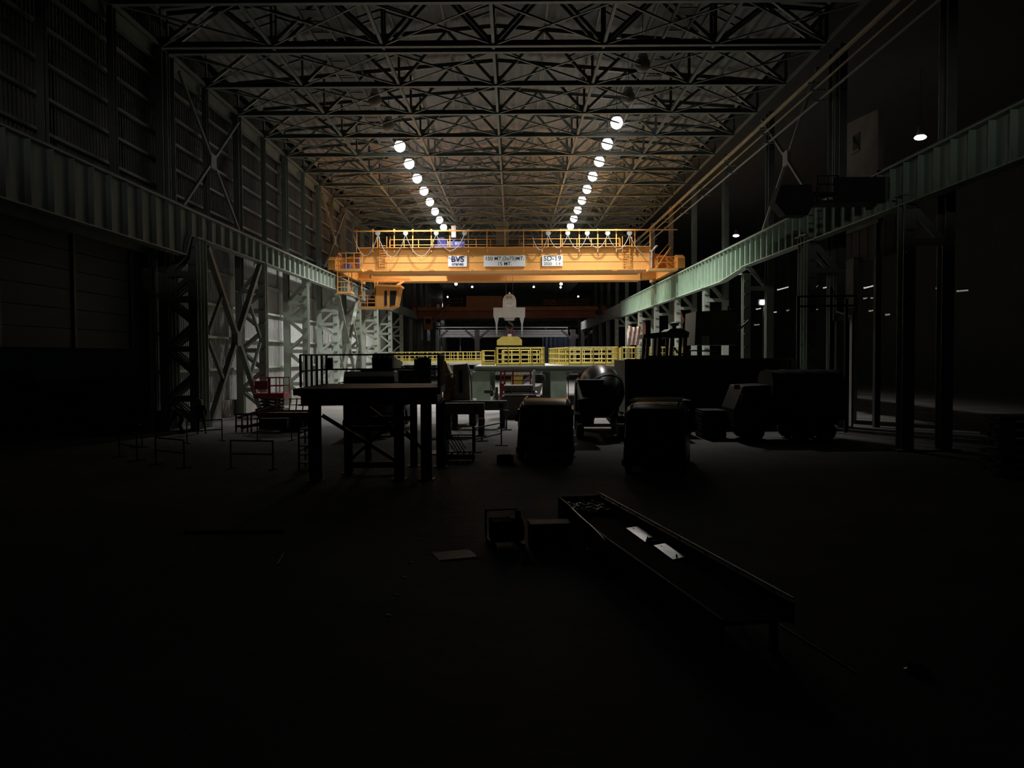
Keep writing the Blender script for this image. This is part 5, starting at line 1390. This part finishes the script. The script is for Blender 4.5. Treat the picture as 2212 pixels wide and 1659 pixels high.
# ------------------------------------------------------------------ people
def person(loc, rz, label, joints, helmet=True, h=1.75):
    t = Thing('person', label, 'person', loc, rz, local=True)
    J, E_ = joints
    me = bpy.data.meshes.new('body')
    names = list(J)
    me.from_pydata([J[n][0] for n in names], [(names.index(a), names.index(b)) for a, b in E_], [])
    me.materials.append(CLOTH)
    o = t.put('body', me)
    sk = o.modifiers.new('skin', 'SKIN')
    for n, sv in zip(names, me.skin_vertices[0].data):
        sv.radius = (J[n][1], J[n][2] if len(J[n]) > 2 else J[n][1])
        sv.use_root = n == 'pelvis'
    ss = o.modifiers.new('sub', 'SUBSURF'); ss.levels = 2; ss.render_levels = 2
    head = J['head'][0]
    t.mesh('head', MB().lathe([(0.0, -0.13), (0.05, -0.12), (0.075, -0.06), (0.085, 0.0), (0.088, 0.05), (0.07, 0.1), (0.0, 0.125)], 16, Matrix.Translation(head) @ Matrix.Diagonal((0.9, 1.1, 1, 1))), SKIN, smooth=True)
    t.mesh('nose', MB().box((head[0], head[1] - 0.105, head[2] - 0.01), (0.025, 0.04, 0.05)), SKIN)
    t.mesh('helmet', MB().lathe([(0.0, 0.17), (0.06, 0.16), (0.1, 0.11), (0.115, 0.05), (0.14, 0.035), (0.14, 0.025), (0.1, 0.03)], 18, Matrix.Translation(head) @ Matrix.Diagonal((0.95, 1.15, 1, 1))), HELMET, smooth=True, label='pale hard hat')
    # hands with five fingers
    for s in ('l', 'r'):
        w = Vector(J['wrist_' + s][0]); e = Vector(J['elbow_' + s][0]); d = (w - e).normalized()
        side = d.cross(Vector((1, 0, 0))).normalized()
        hb_ = MB(); hb_.tube([w - d * 0.02, w + d * 0.05, w + d * 0.1], [0.03, 0.04, 0.036], 8)
        for k in range(4):
            b0 = w + d * 0.09 + side * (k - 1.5) * 0.02
            hb_.tube([b0, b0 + d * 0.04, b0 + d * (0.065 + 0.01 * (1.5 - abs(k - 1.3))) + Vector((0, -0.015, 0))], [0.0095, 0.009, 0.007], 6)
        tb0 = w + d * 0.04 + side * 0.035
        hb_.tube([tb0, tb0 + d * 0.03 + side * 0.025, tb0 + d * 0.06 + side * 0.03], [0.011, 0.01, 0.008], 6)
        t.mesh('hand', hb_, SKIN, smooth=True)
    for s in ('l', 'r'):
        f = J['ankle_' + s][0]
        t.mesh('boot', MB().rings([rring(0.09, 0.0, 0.09, f[1] + 0.07, 0.02), rring(0.1, 0.0, 0.1, f[1], 0.03), rring(0.1, 0.0, 0.07, f[1] - 0.12, 0.02), rring(0.07, 0.0, 0.05, f[1] - 0.19, 0.015)]).__class__().add(
            *(lambda m: ([(x + f[0], y, z) for x, y, z in m.v], m.f))(MB().rings([rring(0.09, 0.0, 0.1, f[1] + 0.07, 0.02), rring(0.1, 0.0, 0.12, f[1], 0.03), rring(0.1, 0.0, 0.08, f[1] - 0.12, 0.02), rring(0.07, 0.0, 0.05, f[1] - 0.19, 0.015)]))), BLACK, smooth=True)
    vz = J['chest'][0]
    return t
EDG = [('pelvis', 'waist'), ('waist', 'chest'), ('chest', 'neck'), ('neck', 'headbase'), ('chest', 'sh_l'), ('chest', 'sh_r'), ('sh_l', 'elbow_l'), ('sh_r', 'elbow_r'),
       ('elbow_l', 'wrist_l'), ('elbow_r', 'wrist_r'), ('pelvis', 'hip_l'), ('pelvis', 'hip_r'), ('hip_l', 'knee_l'), ('hip_r', 'knee_r'), ('knee_l', 'ankle_l'), ('knee_r', 'ankle_r')]
stand_j = {'pelvis': ((0, 0, 0.95), 0.15, 0.12), 'waist': ((0, 0, 1.12), 0.14, 0.11), 'chest': ((0, -0.01, 1.35), 0.17, 0.12), 'neck': ((0, -0.01, 1.5), 0.06), 'headbase': ((0, -0.02, 1.56), 0.055), 'head': ((0, -0.03, 1.63), 0.02),
           'sh_l': ((-0.19, 0, 1.42), 0.07), 'sh_r': ((0.19, 0, 1.42), 0.07), 'elbow_l': ((-0.26, 0.02, 1.13), 0.052), 'elbow_r': ((0.27, 0.0, 1.13), 0.052), 'wrist_l': ((-0.27, -0.08, 0.88), 0.036), 'wrist_r': ((0.26, -0.12, 0.9), 0.036),
           'hip_l': ((-0.1, 0, 0.88), 0.1), 'hip_r': ((0.1, 0, 0.88), 0.1), 'knee_l': ((-0.13, -0.03, 0.5), 0.07), 'knee_r': ((0.17, 0.02, 0.5), 0.07), 'ankle_l': ((-0.16, 0.0, 0.1), 0.05), 'ankle_r': ((0.24, 0.05, 0.1), 0.05)}
del_head = {k: v for k, v in stand_j.items()}
bend_j = {'pelvis': ((0, 0.1, 0.82), 0.15, 0.12), 'waist': ((0, 0.0, 0.97), 0.14, 0.11), 'chest': ((0, -0.2, 1.12), 0.17, 0.12), 'neck': ((0, -0.33, 1.2), 0.06), 'headbase': ((0, -0.38, 1.23), 0.055), 'head': ((0, -0.44, 1.27), 0.02),
          'sh_l': ((-0.19, -0.22, 1.14), 0.07), 'sh_r': ((0.19, -0.22, 1.14), 0.07), 'elbow_l': ((-0.24, -0.32, 0.88), 0.052), 'elbow_r': ((0.24, -0.32, 0.88), 0.052), 'wrist_l': ((-0.2, -0.48, 0.7), 0.036), 'wrist_r': ((0.2, -0.46, 0.7), 0.036),
          'hip_l': ((-0.1, 0.08, 0.78), 0.1), 'hip_r': ((0.1, 0.08, 0.78), 0.1), 'knee_l': ((-0.15, -0.1, 0.46), 0.07), 'knee_r': ((0.15, -0.06, 0.46), 0.07), 'ankle_l': ((-0.16, 0.06, 0.1), 0.05), 'ankle_r': ((0.17, 0.1, 0.1), 0.05)}
def joints(J):
    E2 = [e for e in EDG]
    return ({**{k: v for k, v in J.items()}}, E2 + [('headbase', 'head')])
g = PZ(431, 929, 0)
person((-16.4, 43.4, 0), math.radians(20), 'person in dark work clothes and pale hard hat standing by the twin columns', joints(stand_j))
g = PZ(401, 924, 0)
person((-17.4, 43.3, 0), math.radians(-60), 'person in dark work clothes bending down behind the standing person', joints(bend_j))

# ------------------------------------------------------------------ outside, beyond the open door
tw = Thing('white_truck', 'dim white truck cab parked outside the open door', 'truck', (-28.4, 48.5, 0), math.radians(90), local=True)
tw.mesh('cab', MB().prism([(0, 0.7), (-0.1, 1.6), (0.35, 2.9), (0.6, 3.05), (2.1, 3.05), (2.1, 0.7)], -1.2, 1.2, 'x'), WHITEP, bevel=0.08)
tw.mesh('windscreen', MB().prism([(-0.1, 1.75), (-0.05, 1.75), (0.3, 2.75), (0.25, 2.75)], -1.05, 1.05, 'x'), GLASS)
for s in (-1, 1):
    tw.mesh('side_window', MB().prism([(0.5, 1.8), (1.5, 1.8), (1.5, 2.6), (0.7, 2.6)], s * 1.2 - 0.03, s * 1.2 + 0.03, 'x'), GLASS)
    for y in (1.0, 4.4, 5.6): wheel(tw, (s * 1.05, y, 0.5), 0.5, 0.32)
    tw.box('headlight', (s * 0.95, -0.05, 1.0), (0.3, 0.1, 0.22), HEAD)
    tw.bar('exhaust', (s * 1.0, 2.3, 1.0), (s * 1.0, 2.3, 3.7), 0.12, 0.12, CHROME)
tw.box('flatbed', (0, 4.6, 1.2), (2.4, 4.6, 0.3), DARK)
vn = Thing('pale_minibus', 'pale blue-lit minibus parked outside beside the twin columns', 'van', (-22.6, 49.0, 0), math.radians(90), local=True)
vn.mesh('body', MB().rings([rring(1.8, 0.5, 1.2, 0, 0.15, 1.6), rring(1.95, 0.4, 1.4, 0.3, 0.15, 1.8), rring(2.0, 0.35, 2.3, 1.4, 0.2, 1.7), rring(2.0, 0.35, 2.35, 4.8, 0.2, 1.7)]), mat('blue_lit_body', (0.5, 0.55, 0.68), 0.4), smooth=True)  # blue light falling on the bus is put into its body colour
for s in (-1, 1):
    vn.mesh('side_window', MB().prism([(1.6, 1.35), (4.5, 1.35), (4.5, 2.0), (1.8, 2.0)], s * 0.97 - 0.04, s * 0.97 + 0.04, 'x'), GLASS)
    for y in (1.0, 3.9): wheel(vn, (s * 0.9, y, 0.36), 0.36, 0.22)
    vn.box('headlight', (s * 0.65, 0.05, 0.85), (0.3, 0.1, 0.18), HEAD)
bd = Thing('blue_drum', 'small blue drum standing outside on the low concrete wall', 'drum', (-20.9, 46.4, 0.9))
bd.mesh('body', MB().lathe([(0.0, 0.9), (0.26, 0.9), (0.27, 1.2), (0.285, 1.22), (0.27, 1.24), (0.27, 1.5), (0.285, 1.52), (0.27, 1.54), (0.26, 1.78), (0.0, 1.78)], 18, Matrix.Translation((-20.9, 46.4, 0))), BLUEDRUM, smooth=True)
bd.mesh('lid', MB().lathe([(0.0, 1.78), (0.28, 1.78), (0.28, 1.83), (0.0, 1.84)], 18, Matrix.Translation((-20.9, 46.4, 0))), mat('pale_lid', (0.5, 0.55, 0.7), 0.4))
lw = Thing('block_wall', 'low dim concrete block wall outside the open door', 'wall', (-24, 46.4, 0))
for k in range(9):
    lw.box('block', (-20.8 - k * 1.22, 46.4, 0.45), (1.2, 0.6, 0.9), CONC2)

# ------------------------------------------------------------------ foreground trough and bits
RT = math.atan2(1.51, 7.6)
TL = Vector((1.99, 18.9, 0))
TM = Matrix.Translation(TL) @ Matrix.Rotation(RT, 4, 'Z')
TQ = Thing('steel_trough', 'long dark steel trough with bright rim rail running toward the viewer', 'trough', TL, RT, local=True)   # its own -y axis runs toward the viewer
W_, L_ = 0.98, 8.4
TQ.mesh('floor_plate', MB().box((-W_ / 2, -L_ / 2, 0.55), (W_, L_, 0.05)), mat('dark_trough_floor', (0.018, 0.018, 0.018), 0.85, 0, 0.3, 2, spec=0.2))  # floor colour lowered so the trough interior stays dark
TQ.mesh('side_wall', MB().box((0.0, -L_ / 2, 0.63), (0.04, L_, 0.28)), DARK)
TQ.mesh('side_wall', MB().prism([(0, 0.0), (0, 0.8), (-1.0, 0.76), (-2.2, 0.66), (-3.6, 0.62), (-L_, 0.62), (-L_, 0.2), (-0.3, 0.0)], -W_ - 0.02, -W_ + 0.02, 'x'), DARK)
TQ.mesh('end_wall', MB().box((-W_ / 2, 0, 0.4), (W_, 0.04, 0.8)), DARK)
TQ.mesh('rim_rail', MB().tube([(0.0, 0.1, 0.83), (0.0, -L_, 0.83)], 0.018, 8), CHROME, smooth=True)
for k in range(8):
    TQ.bar('rail_post', (0.05, -0.1 - k * 1.1, 0.0), (0.05, -0.1 - k * 1.1, 0.82), 0.035, 0.035, DARK)
TQ.mesh('edge_tube', MB().tube([(-W_ - 0.04, -1.2, 0.76), (-W_ - 0.04, -2.0, 0.7), (-W_ - 0.04, -2.8, 0.66), (-W_ - 0.04, -3.4, 0.6), (-W_ - 0.04, -4.4, 0.45)], 0.012, 6), CHROME, smooth=True)
TQ.bar('lower_rail', (0.1, -5.2, 0.3), (0.1, -L_ - 1.2, 0.3), 0.02, 0.03, CHROME)
for y in (-0.4, -4.2, -8.0):
    for x in (-W_ + 0.06, -0.06):
        TQ.bar('leg', (x, y, 0.0), (x, y, 0.53), 0.09, 0.09, DARK)
for k, (cs, lab) in enumerate(((((1352, 1143), (1377, 1143), (1415, 1165), (1393, 1169)), 'bright galvanised plate lying in the trough before the dark ring'),
                               (((1412, 1181), (1436, 1180), (1481, 1205), (1453, 1207)), 'bright galvanised plate lying in the trough past the dark ring'))):
    q = [PZ(x, y, 0.6) for x, y in cs]
    c_ = sum(q, Vector()) / 4
    t = Thing('floor_plate', lab, 'plate', (c_.x, c_.y, 0.577), group='galvanised plates in the trough')
    dz = (0.035, 0.065, 0.03, 0.0)       # far and outer edges tilted up so the plate mirrors the lamps
    t.mesh('plate', MB().rings([[(v.x, v.y, 0.577 + d) for v, d in zip(q, dz)], [(v.x, v.y, 0.59 + d) for v, d in zip(q, dz)]]), mat('smooth_galvanised', (0.7, 0.7, 0.69), 0.23, 1.0, 0.2, 6.0))
    for f in (0.12, 0.88):
        v = (q[0] + q[1]) / 2 * (1 - f) + (q[2] + q[3]) / 2 * f
        t.mesh('bolt', MB().lathe([(0, 0.6), (0.015, 0.6), (0.015, 0.64), (0, 0.64)], 6, Matrix.Translation((v.x, v.y, 0))), DARK)
g = PZ(1414, 1173, 0.58)
rg = Thing('hose_ring', 'black ring lying in the trough between the bright plates', 'ring', (g.x, g.y, 0.577), 0, local=True)
rings = []
for k in range(20):
    a = 2 * PI * k / 20; c_ = Vector((0.13 * math.cos(a), 0.13 * math.sin(a), 0.05)); r_ = Vector((math.cos(a), math.sin(a), 0))
    rings.append([c_ + r_ * 0.03 * math.cos(b) + Vector((0, 0, 0.03 * math.sin(b))) for b in (2 * PI * j / 8 for j in range(8))])
rg.mesh('ring', MB().rings(rings, close=True), BLACK, smooth=True)
rg.mesh('cap', MB().lathe([(0, 0.02), (0.1, 0.02), (0.1, 0.045), (0, 0.05)], 16), GALV, smooth=True)
fm = Thing('plastic_film', 'crumpled glossy plastic film over the far end of the trough', 'plastic sheet', TM @ Vector((-W_ / 2, -0.65, 0.6)), RT, local=True)
random.seed(3)
NX, NY = 18, 20; vsx = []; fs = []
for j in range(NY):
    for i in range(NX):
        x, y = (i / (NX - 1) - 0.5) * 0.84, (j / (NY - 1) - 0.5) * 1.15
        vsx.append((x, y, 0.07 + 0.035 * math.sin(9 * x + 14 * y) + 0.025 * math.sin(23 * x - 9 * y) + random.uniform(-0.012, 0.012)))
for j in range(NY - 1):
    for i in range(NX - 1):
        k = j * NX + i; fs.append((k, k + 1, k + NX + 1, k + NX))
o = fm.mesh('sheet', MB().add(vsx, fs), FOIL, smooth=True)
so = o.modifiers.new('solid', 'SOLIDIFY'); so.thickness = 0.004
# hoses under the trough
hs = Thing('hose_tangle', 'tangle of shiny black hoses on the floor beside the trough', 'hoses', PZ(1320, 1225, 0))
random.seed(11)
c0 = PZ(1320, 1222, 0)
for k in range(7):
    ph = random.uniform(0, 6.28); R_ = random.uniform(0.25, 0.55)
    pts = [(c0.x + R_ * math.cos(ph + u * 0.42) * 1.2 + random.uniform(-.03, .03), c0.y + R_ * 0.7 * math.sin(ph + u * 0.42), 0.04 + 0.05 * k + 0.03 * math.sin(u)) for u in range(12)]
    hs.mesh('hose', MB().tube(pts, 0.025, 7), mat('glossy_black', (0.03, 0.03, 0.03), 0.15), smooth=True)
# small machines left of the trough
gm = Thing('pump_unit', 'dark motor pump unit on skids left of the trough', 'pump', PZ(1092, 1178, 0), math.radians(12), local=True)
for s in (-1, 1):
    gm.bar('skid', (s * 0.3, -0.4, 0.05), (s * 0.3, 0.5, 0.05), 0.08, 0.1, DARK)
gm.mesh('motor', MB().lathe([(0.0, -0.35), (0.16, -0.35), (0.2, -0.28), (0.2, 0.28), (0.16, 0.35), (0.0, 0.35)], 16, Matrix.Translation((-0.08, 0, 0.32)) @ Matrix.Rotation(PI / 2, 4, 'X')), DARK, smooth=True)
for k in range(6):
    gm.box('fin', (-0.08, -0.22 + k * 0.09, 0.34), (0.46, 0.015, 0.44), DARK)
gm.mesh('casing', MB().lathe([(0.0, -0.1), (0.24, -0.1), (0.26, 0), (0.24, 0.1), (0.0, 0.1)], 16, Matrix.Translation((0.22, -0.15, 0.36)) @ Matrix.Rotation(PI / 2, 4, 'Y')), BLACK, smooth=True)
gm.rod('outlet', (0.25, -0.1, 0.5), (0.25, -0.1, 0.75), 0.06, BLACK)
gm.bar('frame', (-0.34, 0.45, 0.1), (-0.34, 0.45, 0.68), 0.04, 0.04, DARK)
gm.bar('frame', (-0.34, 0.45, 0.68), (0.34, 0.45, 0.68), 0.04, 0.04, DARK)
gm.bar('frame', (0.34, 0.45, 0.1), (0.34, 0.45, 0.68), 0.04, 0.04, DARK)
cx = Thing('tool_chest', 'black tool chest with lid between the pump and the trough', 'chest', PZ(1190, 1188, 0), math.radians(6), local=True)
cx.mesh('body', MB().box((0, 0.2, 0.24), (0.84, 0.5, 0.46)), BLACK, bevel=0.02)
cx.mesh('lid', MB().prism([(-0.06, 0.47), (0.46, 0.47), (0.44, 0.55), (-0.04, 0.55)], -0.43, 0.43, 'x'), DARK)
cx.bar('handle', (-0.15, -0.07, 0.38), (0.15, -0.07, 0.38), 0.03, 0.03, CHROME)
for s in (-1, 1):
    cx.box('latch', (s * 0.28, -0.07, 0.46), (0.05, 0.02, 0.08), CHROME)
# floor litter and markings
for k, (x, y) in enumerate(((918, 1132), (910, 1166), (888, 1216), (873, 1248), (857, 1286), (838, 1330))):
    g = PZ(x, y, 0)
    single('floor_stud', 'small pale stud set in the floor, %s of the line counted from the far end' % ORD[k], 'floor stud',
           MB().lathe([(0.0, 0.0), (0.05, 0.0), (0.05, 0.008), (0.03, 0.02), (0.0, 0.022)], 12, Matrix.Translation((g.x, g.y, 0))), mat('stud_metal', (0.6, 0.6, 0.58), 0.5, 0.3), group='line of floor studs')
g = PZ(607, 1207, 0)
st_ = Thing('short_rod', 'short pale rod lying on the bare floor', 'rod', g, math.radians(8), local=True)
st_.rod('rod', (0, -0.55, 0.02), (0, 0.55, 0.02), 0.018, GREYP)
st_.mesh('collar', MB().lathe([(0.018, -0.03), (0.03, -0.03), (0.03, 0.03), (0.018, 0.03)], 10, Matrix.Translation((0, 0.5, 0.02)) @ Matrix.Rotation(PI / 2, 4, 'X')), DARK)
a, b_ = PZ(402, 1152, 0), PZ(614, 1150, 0)
lb = Thing('long_bar', 'long dark bar lying across the floor before the barriers', 'bar', a)
lb.bar('bar', a + Vector((0, 0, .03)), b_ + Vector((0, 0, .03)), 0.07, 0.06, BLACK)
lb.box('end_plate', a + Vector((0, 0, .05)), (0.05, 0.14, 0.1), BLACK)
g = PZ(982, 1200, 0)
fp = Thing('floor_hatch', 'dim square steel sheet lying flat before the pump unit', 'plate', g, math.radians(20), local=True)
fp.mesh('sheet', MB().prism([(-0.4, -0.35), (0.38, -0.35), (0.42, 0.35), (-0.38, 0.35)], 0, 0.012, 'z'), mat('dull_sheet', (0.12, 0.115, 0.11), 0.5))
fp.mesh('lip', MB().box((0, -0.34, 0.018), (0.78, 0.02, 0.012)), DARK)
g = PZ(1978, 1452, 0)
cf = Thing('crumpled_wrap', 'small crumpled shiny wrapper on the floor near the picture corner', 'litter', g, 0, local=True)
random.seed(5)
rings = [[((0.16 - 0.03 * j) * math.cos(t_) * random.uniform(0.7, 1.2), (0.14 - 0.03 * j) * math.sin(t_) * random.uniform(0.7, 1.2), 0.02 + 0.03 * j * random.uniform(0.5, 1.3)) for t_ in (2 * PI * k / 12 for k in range(12))] for j in range(4)]
cf.mesh('wrap', MB().rings(rings), FOIL)
# timber stack by the picture edge
ts = Thing('timber_stack', 'dim stack of timber planks on bearers at the picture edge', 'timber', (PZ(2190, 1030, 0).x, 26.5, 0))
xx = PZ(2190, 1030, 0).x + 0.6
for r in range(7):
    ts.box('bearer', (xx - 0.8, 27.0, 0.12 + r * 0.28), (0.12, 1.3, 0.1), CONC2)
    ts.box('bearer', (xx + 0.8, 27.0, 0.12 + r * 0.28), (0.12, 1.3, 0.1), CONC2)
    for k in range(4):
        ts.box('plank', (xx + random.uniform(-0.1, 0.1), 26.5 + k * 0.32, 0.25 + r * 0.28 - 0.02), (2.4, 0.26, 0.12), mat('grey_timber', (0.22, 0.18, 0.14), 0.85))
